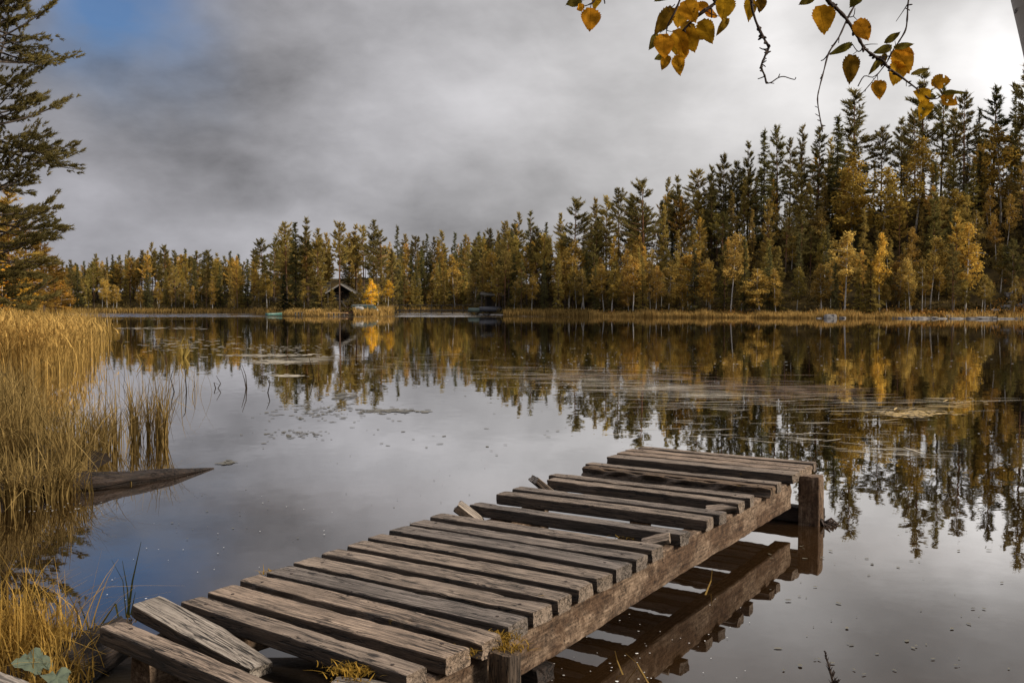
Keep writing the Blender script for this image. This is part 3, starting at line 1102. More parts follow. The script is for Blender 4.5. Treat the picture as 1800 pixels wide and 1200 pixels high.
def merge(lst):
    Vs, Fs, Ts = [], [], []
    b = 0
    for v, f, t in lst:
        Vs.append(v)
        Fs.append(f + b)
        Ts.append(t)
        b += len(v)
    return np.vstack(Vs), Fs, np.concatenate(Ts)


def blade_obj(name, parts, color, label, cat, kind='stuff', mat='blades', parent=None):
    v, f, t = merge(parts)
    o = obj(name, mesh_np(name, v, f, t), M[mat], parent)
    o.color = (*color, 1)
    if parent is None:
        tag(o, label, cat, kind=kind)
    return o


rs = np.random.RandomState(77)


def reed_positions(n, y0, y1, uin, uout, pw=1.0):
    y = y0 + (y1 - y0) * rs.rand(n) ** pw
    edge = np.interp(y, [20, 26, 33, 42, 60, 110], [-.49, -.472, -.446, -.430, -.424, -.425]) + rs.normal(0, .012, n)
    u = edge - (rs.rand(n) ** 1.3) * .14
    xx = u * y
    return np.stack([xx, y, np.maximum(ground(xx, y), -.02)], 1)


P1 = reed_positions(3000, 30, 46, 0, 0, 1.2)
P2 = reed_positions(3800, 40, 105, 0, 0, 1.0)
Pl = np.vstack([P1[:2000], P1[:1400]])
Pl[:, 2] += rs.uniform(.75, 1.5, len(Pl))
Pl[:, 0] += rs.normal(0, .06, len(Pl))
blade_obj('reeds', [blades(len(Pl), Pl, rs.uniform(.25, .6, len(Pl)), .042, 1.1, 3, 4, .35, (.4, 1), .5), blades(len(P1), P1, rs.uniform(.65, 1.75, len(P1)) * (.82 + .3 * np.sin(P1[:, 0] * 2.1 + P1[:, 1] * .9)), .026, .35, 1, 5, .12, (.1, 1), .35),
                    blades(len(P2), P2, rs.uniform(1.0, 1.9, len(P2)), .05, .3, 2, 3, .12, (.1, .9), .2)],
          (.40, .255, .075), 'dense golden reeds along the left bank', 'reeds')

# nearer sedge clump with water showing between the stems
def c_arr(c):
    return np.array([c.x, c.y, -.03])


def clump(px, py, n, rad, hmin, hmax, seed, wid=.015, bend=.45, lean=.22, zoff=0):
    r = np.random.RandomState(seed)
    c = at(px, py, 0)
    p = np.stack([c.x + r.normal(0, rad, n), c.y + r.normal(0, rad, n), np.full(n, -.03 + zoff)], 1)
    p[:, 2] = np.maximum(p[:, 2], ground(p[:, 0], p[:, 1]))
    # growing in tussocks: blades gather round a few crowns
    k = max(3, n // 45)
    tc_ = p[r.randint(0, n, k)]
    near = tc_[r.randint(0, k, n)]
    w = (r.rand(n) < .75)[:, None]
    p = np.where(w, near + (p - c_arr(c)) * .16 * np.array([1, 1, 0]), p)
    return blades(n, p, r.uniform(hmin, hmax, n), wid, bend, seed + 1, 5, lean, (.0, 1), .18)


cl_ = []
for k, (px, py, n, rd, h0, h1) in enumerate([
        (-40, 850, 200, .35, .8, 1.3), (10, 845, 220, .32, .7, 1.2), (55, 850, 190, .26, .65, 1.15), (95, 840, 130, .22, .5, 1.0),
        (20, 800, 200, .38, .8, 1.25), (70, 790, 160, .35, .65, 1.05), (-60, 790, 240, .4, .9, 1.4), (120, 805, 100, .16, .5, .95),
        (150, 800, 130, .13, .5, 1.0), (195, 785, 110, .14, .6, 1.0), (-40, 740, 70, .4, .8, 1.1)]):
    cl_.append(clump(px, py, n, rd, h0, h1, 900 + k * 7))
for k, (px, py, n, rd, h0, h1) in enumerate([(15, 892, 130, .16, .35, .8), (55, 886, 130, .14, .35, .75), (95, 872, 90, .12, .3, .7), (-30, 890, 160, .2, .4, .9),
                                                 (128, 866, 80, .07, .25, .65), (112, 872, 70, .07, .3, .65), (150, 868, 14, .04, .2, .45), (230, 850, 6, .05, .2, .4)]):
    cl_.append(clump(px, py, n, rd, h0, h1, 1500 + k * 7))
cl_.append(clump(240, 775, 70, .10, .7, 1.15, 1201, .016, .30))
cl_.append(clump(270, 772, 85, .10, .75, 1.3, 1203, .017, .28, .16))
cl_.append(clump(286, 776, 45, .05, .6, 1.0, 1205, .016, .22, .12))
# loose stems standing in the shallows between the sedge and the reeds
r_ = np.random.RandomState(31)
p = np.stack([at(0, 0 + 600, 0).x * 0 + r_.uniform(-13.5, -7.2, 260), r_.uniform(15.5, 27, 260), np.full(260, -.03)], 1)
cl_.append(blades(len(p), p, r_.uniform(.5, 1.3, len(p)), .013, .4, 33, 4, .2, (.05, .8), .1))
blade_obj('sedge', cl_, (.27, .185, .066), 'olive and straw coloured sedge growing round the sunken log', 'sedge')

# grass and reeds along the far shore
fp = []
n = 15000
pxs = rs.uniform(1036, 1850, n)
dd = rs.uniform(-1.0, 1.6, n)
D = np.interp(pxs, FPX, FD) + dd
xx = (pxs - 900) / F * D
keep = (rs.rand(n) < np.where(pxs < 1440, 1, np.where(pxs < 1600, .95, .22)))
gpos = np.stack([xx, D, np.maximum(ground(xx, D), -.02)], 1)[keep]
fp.append(blades(len(gpos), gpos, rs.uniform(.45, 1.15, len(gpos)) * (.78 + .28 * np.sin(gpos[:, 0] * .55) * np.sin(gpos[:, 0] * .23 + 1) + .12 * np.sin(gpos[:, 0] * 1.7)), .09, .22, 41, 2, .14, (.2, .9)))
n = 5200
pxs = np.concatenate([rs.uniform(440, 556, 1500), rs.uniform(555, 700, 2600), rs.uniform(430, 700, 1100)])
D = np.interp(pxs, FPX, FD) + rs.uniform(-.6, 3.5, n)
xx = (pxs - 900) / F * D
ok = ~((pxs > 598) & (pxs < 622))
gpos = np.stack([xx, D, np.maximum(ground(xx, D), -.02)], 1)[ok]
hh = np.where(pxs[ok] > 620, rs.uniform(.6, 1.25, ok.sum()), rs.uniform(.3, .8, ok.sum()))
fp.append(blades(len(gpos), gpos, hh, .10, .25, 43, 2, .16, (.2, 1)))
n = 4200
pxs = np.concatenate([rs.uniform(780, 832, 900), rs.uniform(700, 835, 900), rs.uniform(885, 1036, 2400)])
D = np.interp(pxs, FPX, FD) + rs.uniform(-.8, 2.0, n)
xx = (pxs - 900) / F * D
gpos = np.stack([xx, D, np.maximum(ground(xx, D), -.02)], 1)
fp.append(blades(n, gpos, rs.uniform(.4, 1.1, n), .10, .22, 45, 2, .14, (.0, .6)))
n = 3600
pxs = rs.uniform(80, 440, n)
D = np.interp(pxs, FPX, FD) + rs.uniform(-.5, 2.0, n)
xx = (pxs - 900) / F * D
gpos = np.stack([xx, D, np.maximum(ground(xx, D), -.02)], 1)
fp.append(blades(n, gpos, rs.uniform(.4, .9, n), .12, .22, 47, 2, .14, (.0, .7)))
blade_obj('shore_grass', fp, (.42, .275, .09), 'strip of golden grass along the far waterline', 'grass')

# undergrowth of the woods: heather, bilberry, saplings
def undergrowth(n, p0, p1, d0, d1, seed, s=.42):
    r = np.random.RandomState(seed)
    pxs = r.uniform(p0, p1, n)
    D = np.interp(pxs, FPX, FD) + d0 + (d1 - d0) * r.rand(n) ** 1.2
    xx = (pxs - 900) / F * D
    g = ground(xx, D)
    k = 16
    cx = np.repeat(np.stack([xx, D, g], 1), k, 0)
    sc_ = np.repeat(r.uniform(.35, 1.0, n), k)
    off = r.normal(size=(n * k, 3)) * np.array([.55, .55, .38]) * sc_[:, None]
    off[:, 2] = np.abs(off[:, 2])
    dr = rdirs(r, n * k) + np.array([0, 0, .5])
    t = np.clip(np.repeat(r.uniform(0, 1, n), k) + r.normal(0, .12, n * k), 0, 1)
    return cards(cx + off, dr, rdirs(r, n * k), s * r.uniform(.5, 1.2, n * k), s * r.uniform(.3, .6, n * k), t)


ug = [undergrowth(1500, 1000, 1960, 1.0, 32, 51), undergrowth(500, 700, 1010, 1.0, 26, 52), undergrowth(480, 440, 700, 1.5, 20, 53),
      undergrowth(480, 80, 450, 1.0, 22, 54), undergrowth(700, 1340, 1860, 14, 34, 55, .6)]
o = blade_obj('undergrowth', ug, (.13, .095, .032), 'brown undergrowth covering the forest floor', 'undergrowth')
ug2 = [undergrowth(330, 1440, 1850, .8, 5, 61, .34), undergrowth(70, 1180, 1300, 1, 3.5, 62, .3), undergrowth(60, 1740, 1830, 3, 12, 63, .35), undergrowth(90, 1040, 1440, .9, 3, 64, .32)]
blade_obj('heath_shrubs', ug2, (.38, .20, .05), 'rust coloured low shrubs behind the right shore rocks', 'shrubs')

# ------------------------------------------------------------------ dock
DZ = 0.52
PT = 0.092
PLK = [  # front left, front right, back left corners in the photograph, measured on the deck plane
    ((168, 1102), (400, 1201), (211, 1084)),
    ((312, 1058), (709, 1188), (347, 1041)),
    ((358, 1041), (778, 1158), (413, 1024)),
    ((413, 1020), (842, 1132), (460, 1006)),
    ((464, 1006), (889, 1102), (511, 991)),
    ((512, 989), (934, 1077), (553, 975)),
    ((561, 973), (977, 1056), (597, 962)),
    ((604, 959), (1013, 1036), (641, 947)),
    ((643, 945), (1050, 1018), (672, 935)),
    ((681, 932), (1082, 1001), (713, 921)),
    ((717, 920), (1116, 984), (747, 911)),
    ((752, 908), (1145, 967), (773, 899)),
    ((822, 887), (1197, 940), (840, 880)),
    ((869, 868), (1240, 915), (888, 861)),
    ((897, 859), (1263, 905), (915, 853)),
    ((958, 843), (1297, 885), (968, 837)),
    ((963, 835), (1316, 875), (978, 830)),
    ((1018, 821), (1351, 859), (1029, 815)),
    ((1027, 815), (1364, 851), (1043, 811)),
    ((1064, 803), (1393, 835), (1080, 797)),
    ((1081, 796), (1404, 828), (1099, 791)),
    ((1098, 791), (1415, 822), (1118, 787)),
    ((1121, 786.5), (1428, 814.5), (1133, 783)),
]


def plank_mesh(L, Wd, Tk, seed, rough=.0035, chips=.5, rot_front=0.0, taper=0.0, bow=.006, round_end=False, bury=0):
    """a hand-sawn board along X: rounded arrises, waney edges, chipped ends"""
    r = random.Random(seed)
    nx = max(30, int(L / .028))
    cr = .010
    prof = []
    hw, ht = Wd / 2, Tk / 2
    ncy, ncz = 7, 4
    for k in range(ncy):
        prof.append((-hw + cr + (2 * hw - 2 * cr) * k / (ncy - 1), ht))
    prof.append((hw - cr * .3, ht - cr * .3))
    for k in range(ncz):
        prof.append((hw, ht - cr - (2 * ht - 2 * cr) * k / (ncz - 1)))
    for k in range(4):
        prof.append((hw - cr - (2 * hw - 2 * cr) * k / 3, -ht))
    for k in range(ncz):
        prof.append((-hw, -ht + cr + (2 * ht - 2 * cr) * k / (ncz - 1)))
    prof.append((-hw + cr * .3, ht - cr * .3))
    m_ = len(prof)
    ph = Vector((r.uniform(0, 100), r.uniform(0, 100), r.uniform(0, 100)))
    a1, a2 = r.uniform(-bow, bow), r.uniform(-.02, .02)
    mb = MB()
    vs = []
    e1, e2 = r.uniform(-.008, .008), r.uniform(-.012, .012)
    for i in range(nx + 1):
        s = i / nx
        xb = (s - .5) * L
        endd = min(s, 1 - s) * L
        for (py, pz) in prof:
            q = Vector((xb * 2.2, py * 9, pz * 9)) + ph
            nn = noise.noise(q)
            n2_ = noise.noise(Vector((xb * 9, py * 26, pz * 26)) + ph * 2)
            k = 1.0
            if endd < .022:
                k = 1 - .05 * (1 - endd / .022) ** 2
            yy = py * k + (nn * rough * 1.6 + n2_ * rough * .6) * (1 if py > 0 else -1)
            zz_ = pz * k + (nn * rough * .25 + n2_ * rough * .5) * (1 if pz > 0 else -.6)
            # waney, chipped upper arrises
            if pz > 0 and abs(py) > hw * .8:
                c_ = noise.noise(Vector((xb * 5.5, 3.1 * (1 if py > 0 else -1), 0)) + ph * 1.7)
                if c_ > .18:
                    zz_ -= (c_ - .18) * .022 * chips
                    yy -= (c_ - .18) * .014 * chips * (1 if py > 0 else -1)
            if rot_front and py < -hw * .3 and pz > -ht * .5:
                c_ = max(0, noise.noise(Vector((xb * 7, py * 8, pz * 14)) + ph * 3) + .35)
                yy += c_ * .05 * rot_front
                zz_ -= c_ * .022 * rot_front * (1 if pz > 0 else 0)
            if chips and s > .93:
                c_ = noise.noise(Vector((py * 22, pz * 18, 7.7)) + ph)
                xx_ = xb - max(0, c_) * .030 * chips * (s - .93) / .07
            elif chips and s < .07:
                c_ = noise.noise(Vector((py * 22, pz * 18, 2.7)) + ph)
                xx_ = xb + max(0, c_) * .028 * chips * (.07 - s) / .07
            else:
                xx_ = xb
            xx_ += (e1 if s < .5 else e2) * py / hw * abs(2 * s - 1) ** 8 * 1.0
            if taper and s > .55:
                f = (s - .55) / .45
                yy *= 1 - taper * f
                zz_ *= 1 - taper * .7 * f
            zz_ += a1 * math.sin(math.pi * s) + a2 * (s - .5) * py
            vs.append((xx_, yy, zz_))
    fs = []
    for i in range(nx):
        for k in range(m_):
            k2 = (k + 1) % m_
            fs.append((i * m_ + k, (i + 1) * m_ + k, (i + 1) * m_ + k2, i * m_ + k2))
    # end grain caps with a centre so they can crumble
    for base, sgn, xe in ((0, 1, -.5 * L), (nx * m_, -1, .5 * L)):
        ci = len(vs)
        ring = vs[base:base + m_]
        vs.append((sum(v[0] for v in ring) / m_ + sgn * .004, sum(v[1] for v in ring) / m_, sum(v[2] for v in ring) / m_))
        for k in range(m_):
            k2 = (k + 1) % m_
            fs.append((base + k, base + k2, ci) if sgn > 0 else (base + k2, base + k, ci))
    mb.add(vs, fs)
    me = mb.mesh('plank')
    # long sides and underside take the wood with shade painted in (second slot)
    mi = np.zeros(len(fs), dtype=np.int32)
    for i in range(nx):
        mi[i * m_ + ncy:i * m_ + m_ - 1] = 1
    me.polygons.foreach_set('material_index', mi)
    return me


dock_base = at(900, 950, 0)
dock = empty('dock', (dock_base.x, dock_base.y, 0), 'old weathered wooden dock with uneven planks reaching into the lake', 'dock')
ends_r, ends_l = [], []
for k, (fl, fr_, bl) in enumerate(PLK):
    zt = DZ + random.Random(k).uniform(-.006, .006)
    if k == 0:
        # only the left part shows; the board runs on as long as the others
        a = at(*fl, zt)
        dirn = (at(*fr_, zt) - a).normalized()
        b = a + dirn * 1.95
    else:
        a, b = at(*fl, zt), at(*fr_, zt)
        dirn = (b - a).normalized()
    nrm_ = Vector((-dirn.y, dirn.x, 0))
    wdt = abs((at(*bl, zt) - a).dot(nrm_))
    L = (b - a).length
    ctr = (a + b) / 2 + nrm_ * wdt / 2
    rotz = math.atan2(dirn.y, dirn.x)
    rf = 1.0 if k == 17 else (.45 if k in (3,) else 0)
    me = plank_mesh(L, wdt - (.05 if k >= 17 else .034), PT, 300 + k, .0026, 1.0 if k in (3, 12, 15, 17) else .6, rf)
    mat = M['rot'] if k == 17 else M['plank']
    o = obj('plank', me, mat, dock, (ctr.x, ctr.y, zt - PT / 2), (0, 0, rotz))
    if k == 17:
        o['label'] = 'dark rotten plank with a crumbling front edge'
    ends_r.append(b + nrm_ * wdt / 2)
    ends_l.append(a + nrm_ * wdt / 2)
    # nail heads near both ends
    for sx in (-L / 2 + .16, L / 2 - .14):
        rr = random.Random(k * 7 + (1 if sx > 0 else 0))
        nb_ = MB()
        yy = rr.uniform(-.2, .2) * wdt
        nb_.tube([(sx, yy, PT / 2 - .012), (sx, yy, PT / 2 + .003)], [.011, .010], 7)
        nl = nb_.build('nail', M['iron'], o)

# stringers: lines fitted along the plank ends
def fit(points, lo, hi):
    P = np.array([(p.x, p.y) for p in points[lo:hi]])
    c = P.mean(0)
    u, s, vt = np.linalg.svd(P - c)
    d = vt[0] * (1 if vt[0][1] > 0 else -1)
    return Vector((c[0], c[1], 0)), Vector((d[0], d[1], 0))


cR, dR = fit(ends_r, 4, 23)
cL, dL = fit(ends_l, 3, 13)
nR = Vector((dR.y, -dR.x, 0))            # outward, to the right
SB, ST_ = 0.165, DZ - PT - .004


def stringer(c, d, off, t0, t1, wdt, seed, name='stringer', zb=SB, zt=ST_):
    nn = Vector((d.y, -d.x, 0))
    a = c + d * t0 + nn * off
    b = c + d * t1 + nn * off
    L = (b - a).length
    me = plank_mesh(L, wdt, zt - zb, seed, .009, .8, 0, bow=.01)
    m_ = (a + b) / 2
    return obj(name, me, M['stringer'], dock, (m_.x, m_.y, (zt + zb) / 2), (0, 0, math.atan2(d.y, d.x)))


tend = (ends_r[19] - cR).dot(dR)
stringer(cR, dR, -.13, -4.2, tend + .02, .15, 71)
stringer(cL, dR, .24, (ends_l[0] - cL).dot(dR) + .05, tend - .3, .15, 72)


def post(name, c, wx, wy, z0, z1, rotz, seed, mat):
    me = plank_mesh(z1 - z0, wx, wy, seed, .006, 1.2)
    return obj(name, me, mat, dock, (c.x, c.y, (z0 + z1) / 2), (0, -math.pi / 2, rotz))


ang_d = math.atan2(dR.y, dR.x)
pc = at(1424, 836, .49)
post('post', Vector((pc.x + .03, pc.y + .06, 0)), .20, .19, -1.2, .485, ang_d, 81, M['stringer'])
pc2 = ends_r[4] + dR * -.02 + nR * -.06
pn = at(888, 1140, .48)
post('post', Vector((pn.x, pn.y + .04, 0)), .13, .12, -.8, .455, ang_d, 82, M['rot'])
pl1 = ends_l[19] + nR * .35
post('post', pl1, .18, .18, -1.2, .42, ang_d, 83, M['stringer'])
pl2 = ends_l[6] + nR * .30
post('post', pl2, .15, .15, -1.0, .42, ang_d, 84, M['stringer'])
# sills across, under the stringers
for kk, (pa, pb, zt) in enumerate(((ends_l[20], ends_r[20], .155), (ends_l[6], ends_r[6], .10))):
    dirn = (pb - pa).normalized()
    L = (pb - pa).length + (.16 if kk == 0 else -.25)
    me = plank_mesh(L, .17, .15, 90 + kk, .006, .8)
    c_ = (pa + pb) / 2 + (dirn * .12 if kk == 0 else Vector((0, 0, 0)))
    obj('cross_beam', me, M['log'], dock, (c_.x, c_.y, zt - .077), (0, 0, math.atan2(dirn.y, dirn.x)))

# loose boards lying on the dock
def loose(px0, py0, px1, py1, z0, z1, wdt, thick, seed, label, mat='silver', taper=0, roll=0.0):
    a, b = at(px0, py0, z0), at(px1, py1, z1)
    d = (b - a)
    L = d.length
    me = plank_mesh(L, wdt, thick, seed, .005, 1.2, 0, taper, .004)
    o = obj('loose_plank', me, M[mat])
    xax = d.normalized()
    up = Vector((0, 0, 1))
    yax = up.cross(xax).normalized()
    zax = xax.cross(yax)
    mt = Matrix((xax, yax, zax)).transposed().to_4x4()
    mt = mt @ Matrix.Rotation(roll, 4, 'X')
    mt.translation = (a + b) / 2 - zax * thick / 2
    o.matrix_world = mt
    tag(o, label, 'plank')
    return o


loose(258, 1053, 462, 1166, .585, .40, .20, .075, 501, 'cracked silver grey board slipped askew between the two nearest planks', taper=.25)
loose(807, 882, 848, 914, .575, .43, .19, .07, 502, 'short loose board end sticking up in the gap of the middle planks')
loose(941, 836, 972, 861, .575, .43, .17, .065, 503, 'smaller loose board end sticking up in the farther plank gap')
loose(1128, 951, 1176, 939, .455, .515, .10, .05, 504, 'splintered short stub of wood beside the right end of a middle plank', 'plank', .2, .5)
loose(1240, 892, 1296, 886, .47, .51, .09, .05, 505, 'broken stub of wood at the right end of the farther plank gap', 'plank', .2, .4)
loose(588, 1192, 706, 1206, .47, .47, .10, .05, 506, 'broken grey board piece at the bottom edge of the frame below the moss', 'silver', .2)

# moss cushions on the dock
def moss(px, py, z, n, rad, h, seed, sx=1.0):
    r = np.random.RandomState(seed)
    c = at(px, py, z)
    p = np.stack([c.x + r.normal(0, rad * sx, n), c.y + r.normal(0, rad, n), np.full(n, z) + r.uniform(-.012, .006, n)], 1)
    return blades(n, p, r.uniform(h * .4, h, n), .007, .9, seed, 3, .9, (.1, 1))


blade_obj('moss', [moss(622, 1180, .475, 300, .05, .045, 1, 1.3), moss(480, 1008, DZ - .03, 90, .02, .035, 2, 1.5), moss(878, 1122, .47, 170, .035, .045, 3, 1.5),
                   moss(812, 1150, .47, 130, .03, .04, 4), moss(893, 1140, .45, 130, .03, .04, 5, 1.4), moss(797, 1048, DZ - .035, 50, .014, .03, 6),
                   moss(262, 1088, DZ - .05, 70, .03, .035, 7, 2.0), moss(1130, 945, DZ - .08, 60, .03, .03, 8, 3)],
          (.25, .155, .03), None, None, mat='moss', parent=dock)

# ------------------------------------------------------------------ sunken log, bank timber, corner board
def log_obj(name, pts, rads, label, mat, seed, n=36):
    r = random.Random(seed)
    P = [Vector(p) for p in pts]
    L = (P[-1] - P[0]).length
    xax = (P[-1] - P[0]).normalized()
    yax = Vector((0, 0, 1)).cross(xax).normalized()
    zax = xax.cross(yax)
    mt = Matrix((xax, yax, zax)).transposed().to_4x4()
    mt.translation = P[0]
    inv = mt.inverted()
    lp = [inv @ p for p in P]
    nx = 60
    ts = np.linspace(0, 1, len(P))
    vs = []
    ph = Vector((r.uniform(0, 50), r.uniform(0, 50), 0))
    for i in range(nx + 1):
        s = i / nx
        c = Vector([float(np.interp(s, ts, [q[k] for q in lp])) for k in range(3)])
        rr = float(np.interp(s, ts, rads))
        for k in range(n):
            th = 2 * math.pi * k / n
            nn = noise.noise(Vector((c.x * 1.5, math.cos(th) * 2, math.sin(th) * 2)) + ph)
            n2_ = noise.noise(Vector((c.x * 2, math.cos(th) * 7, math.sin(th) * 7)) + ph)
            n3_ = noise.noise(Vector((c.x * 1.2, math.cos(th) * 16, math.sin(th) * 16)) + ph)
            q = rr * (1 + .20 * nn + .18 * n2_ + .30 * n3_ * min(1, rr * 9))
            vs.append(c + Vector((0, math.cos(th) * q, math.sin(th) * q)))
    fs = []
    for i in range(nx):
        for k in range(n):
            fs.append((i * n + k, i * n + (k + 1) % n, (i + 1) * n + (k + 1) % n, (i + 1) * n + k))
    fs.append(tuple(range(n))[::-1])
    fs.append(tuple(nx * n + k for k in range(n)))
    mb = MB()
    mb.add(vs, fs)
    o = obj(name, mb.mesh(name, True), M[mat])
    o.matrix_world = mt
    tag(o, label, 'log')
    return o


a = at(-40, 866, .05)
b_ = at(170, 848, .065)
c_ = at(300, 832, .045)
d_ = at(376, 823, .0)
log_obj('fallen_log', [a, b_, c_, d_], [.125, .11, .068, .01], 'dark waterlogged tree trunk lying in the water by the sedge', 'log', 3)
log_obj('bank_log', [at(110, 1195, .18), at(150, 1160, .20), at(215, 1118, .22)], [.12, .12, .11], 'short mossy log under the end of the nearest plank', 'log', 9)
a = at(-90, 1150, .42)
b_ = at(58, 1204, .42)
d_ = b_ - a
me = plank_mesh(d_.length, .20, .06, 611, .004, .8)
o = obj('boardwalk_plank', me, M['silver'])
o.location = (a + b_) / 2 + Vector((-.02, -.09, -.03))
o.rotation_euler = (0, 0, math.atan2(d_.y, d_.x))
tag(o, 'grey board end in the bottom left corner of the frame', 'plank')

# ------------------------------------------------------------------ plants of the near bank
def bankclump(px, py, z, n, rad, h0, h1, seed, wid=.008, bend=.5, lean=.35):
    r = np.random.RandomState(seed)
    c = at(px, py, z)
    p = np.stack([c.x + r.normal(0, rad, n), c.y + r.normal(0, rad, n), np.full(n, z)], 1)
    return blades(n, p, r.uniform(h0, h1, n), wid, bend, seed + 1, 5, lean, (.1, 1), .15)


blade_obj('bank_grass', [bankclump(20, 1160, .22, 330, .16, .25, .55, 700), bankclump(60, 1165, .22, 240, .12, .2, .42, 702),
                         bankclump(-40, 1150, .22, 260, .2, .3, .6, 704), bankclump(105, 1200, .22, 90, .07, .12, .3, 706),
                         bankclump(90, 1215, .24, 140, .1, .06, .16, 708, .01)],
          (.34, .21, .05), 'golden grass tuft in the bottom left corner', 'grass')


def blade_strip(pts, w0, w1, n=10, t=.5, face=None):
    """one long leaf blade through the points, as a strip"""
    pts = [Vector(p) for p in pts]
    ts = np.linspace(0, 1, len(pts))
    vs = []
    for i in range(n + 1):
        s = i / n
        c = Vector([float(np.interp(s, ts, [q[k] for q in pts])) for k in range(3)])
        w = (w0 * (1 - s) + w1 * s) * .5
        sd = face or Vector((1, -.2, 0))
        vs += [c - sd * w, c + sd * w]
    fs = [(2 * i, 2 * i + 1, 2 * i + 3, 2 * i + 2) for i in range(n)]
    return vs, fs


def water_plant(name, strips, color, label, cat):
    mb = MB()
    for k, (pts, w0, w1) in enumerate(strips):
        v, f = blade_strip(pts, w0, w1)
        mb.add(v, f, .3 + .4 * ((k * 37) % 10) / 10)
    o = mb.build(name, M['blades'])
    o.color = (*color, 1)
    tag(o, label, cat)
    return o


def up_blade(px, py, D, tx, ty, mid=None):
    pts = [atD(px, py, D)]
    if mid:
        pts.append(atD(*mid, D - .02))
    pts.append(atD(tx, ty, D - .03))
    return pts


Dw = 6.5
water_plant('iris_leaves', [(up_blade(224, 1085, Dw, 248, 952, (233, 1020)), .022, .003), (up_blade(227, 1085, Dw, 215, 985, (224, 1035)), .016, .003),
                            (up_blade(222, 1085, Dw, 196, 983, (216, 1020)), .009, .002), (up_blade(230, 1080, Dw, 238, 1040), .012, .003)],
            (.10, .105, .035), 'tall green leaf blades behind the nearest plank', 'water plant')
Dw = 6.1
water_plant('iris_leaves', [(up_blade(161, 1132, Dw, 138, 1057, (153, 1095)), .022, .004), (up_blade(165, 1133, Dw, 167, 1077), .016, .003),
                            (up_blade(162, 1133, Dw, 161, 1088), .008, .002),
                            (up_blade(178, 1098, Dw + .1, 203, 1060), .014, .008), ([atD(203, 1060, Dw + .1), atD(208, 1085, Dw + .1)], .016, .012)],
            (.13, .12, .035), 'short green leaf blades left of the nearest plank, one broken over', 'water plant')
Dw = 5.6
water_plant('withered_plant', [(up_blade(104, 1185, Dw, 125, 1130, (110, 1165)), .012, .008), (up_blade(105, 1185, Dw, 99, 1130), .014, .006),
                          (up_blade(110, 1182, Dw, 127, 1152), .016, .004), (up_blade(90, 1180, Dw, 91, 1132), .01, .005),
                          ([atD(108, 1133, Dw + .3), atD(150, 1140, Dw + .2), atD(180, 1147, Dw + .1)], .014, .006)],
            (.50, .36, .18), 'pale dry stems beside the large bank leaf', 'plant')


def big_leaf(px, py, z, size, rot, tilt, seed, curl=.3):
    """a broad rounded lobed leaf with a folded midrib"""
    r = random.Random(seed)
    mb = MB()
    n = 26
    rings = 5
    vs = [Vector((0, 0, 0))]
    for q in range(1, rings + 1):
        for k in range(n):
            th = 2 * math.pi * k / n
            rad_ = size * .5 * (1 + .16 * math.sin(th * 3 + seed * 2) + .10 * math.sin(th * 5.3 + seed)) * (1 - .42 * max(0, math.cos(th - math.pi)) ** 4) * (1 + .05 * math.sin(th * 9 + seed)) * q / rings
            if r.random() < .12 and q == rings:
                rad_ *= .85
            x_ = math.cos(th) * rad_ * 1.15
            y_ = math.sin(th) * rad_
            z_ = -curl * (x_ * x_ + y_ * y_) / size + abs(y_) * .25 + r.uniform(-.004, .004) + .012 * math.sin(th * 6) * q / rings
            vs.append(Vector((x_, y_, z_)))
    fs = [(0, 1 + k, 1 + (k + 1) % n) for k in range(n)]
    for q in range(1, rings):
        for k in range(n):
            fs.append((1 + (q - 1) * n + k, 1 + q * n + k, 1 + q * n + (k + 1) % n, 1 + (q - 1) * n + (k + 1) % n))
    mt = Matrix.Translation(at(px, py, z)) @ Matrix.Rotation(rot, 4, 'Z') @ Matrix.Rotation(tilt, 4, 'Y')
    mb.add([mt @ v for v in vs], fs)
    return mb


M['grey_leaf'] = simple_mat('grey_green_leaf', (.085, .105, .07), .7, 30, .3, .3, .004)
for (px, py, z, s_, ro, ti, sd, lab) in ((56, 1160, .38, .17, -.6, .45, 3, 'large grey green ragged leaf on the bank grass'),
                                         (100, 1190, .36, .13, -.8, .4, 4, 'smaller drooping grey green leaf below the large one')):
    mb = big_leaf(px, py, z, s_, ro, ti, sd)
    o = mb.build('coltsfoot_leaf', M['grey_leaf'], smooth=True)
    tag(o, lab, 'leaf')
    st = MB()
    c0 = at(px, py, z)
    st.tube([c0 + Vector((0, 0, -.005)), c0 + Vector((.03, -.03, -.1)), Vector((c0.x + .05, c0.y - .05, .1))], [.004, .005, .006], 6)
    st.build('stalk', M['grey_leaf'], o)

# a dark seed head at the lower right
mb = MB()
Ds = 2.4
r = random.Random(8)
base = Vector((atD(1470, 1230, Ds).x, Ds, gz(atD(1470, 1230, Ds).x, Ds)))
pts = [base, atD(1468, 1215, Ds), atD(1460, 1180, Ds), atD(1449, 1143, Ds)]
mb.tube(pts, [.003, .0028, .0022, .001], 6)
for k in range(90):
    s = r.random()
    c0 = pts[1].lerp(pts[3], s)
    dv = Vector((r.uniform(-1, 1), r.uniform(-1, 1), r.uniform(.6, 2.2))).normalized()
    mb.tube([c0, c0 + dv * .022 * (1.2 - s)], [.0022 * (1.2 - s), .0004], 4)
o = mb.build('seed_head', M['twig'])
tag(o, 'thin dark grass seed head against the water at lower right', 'grass stem')

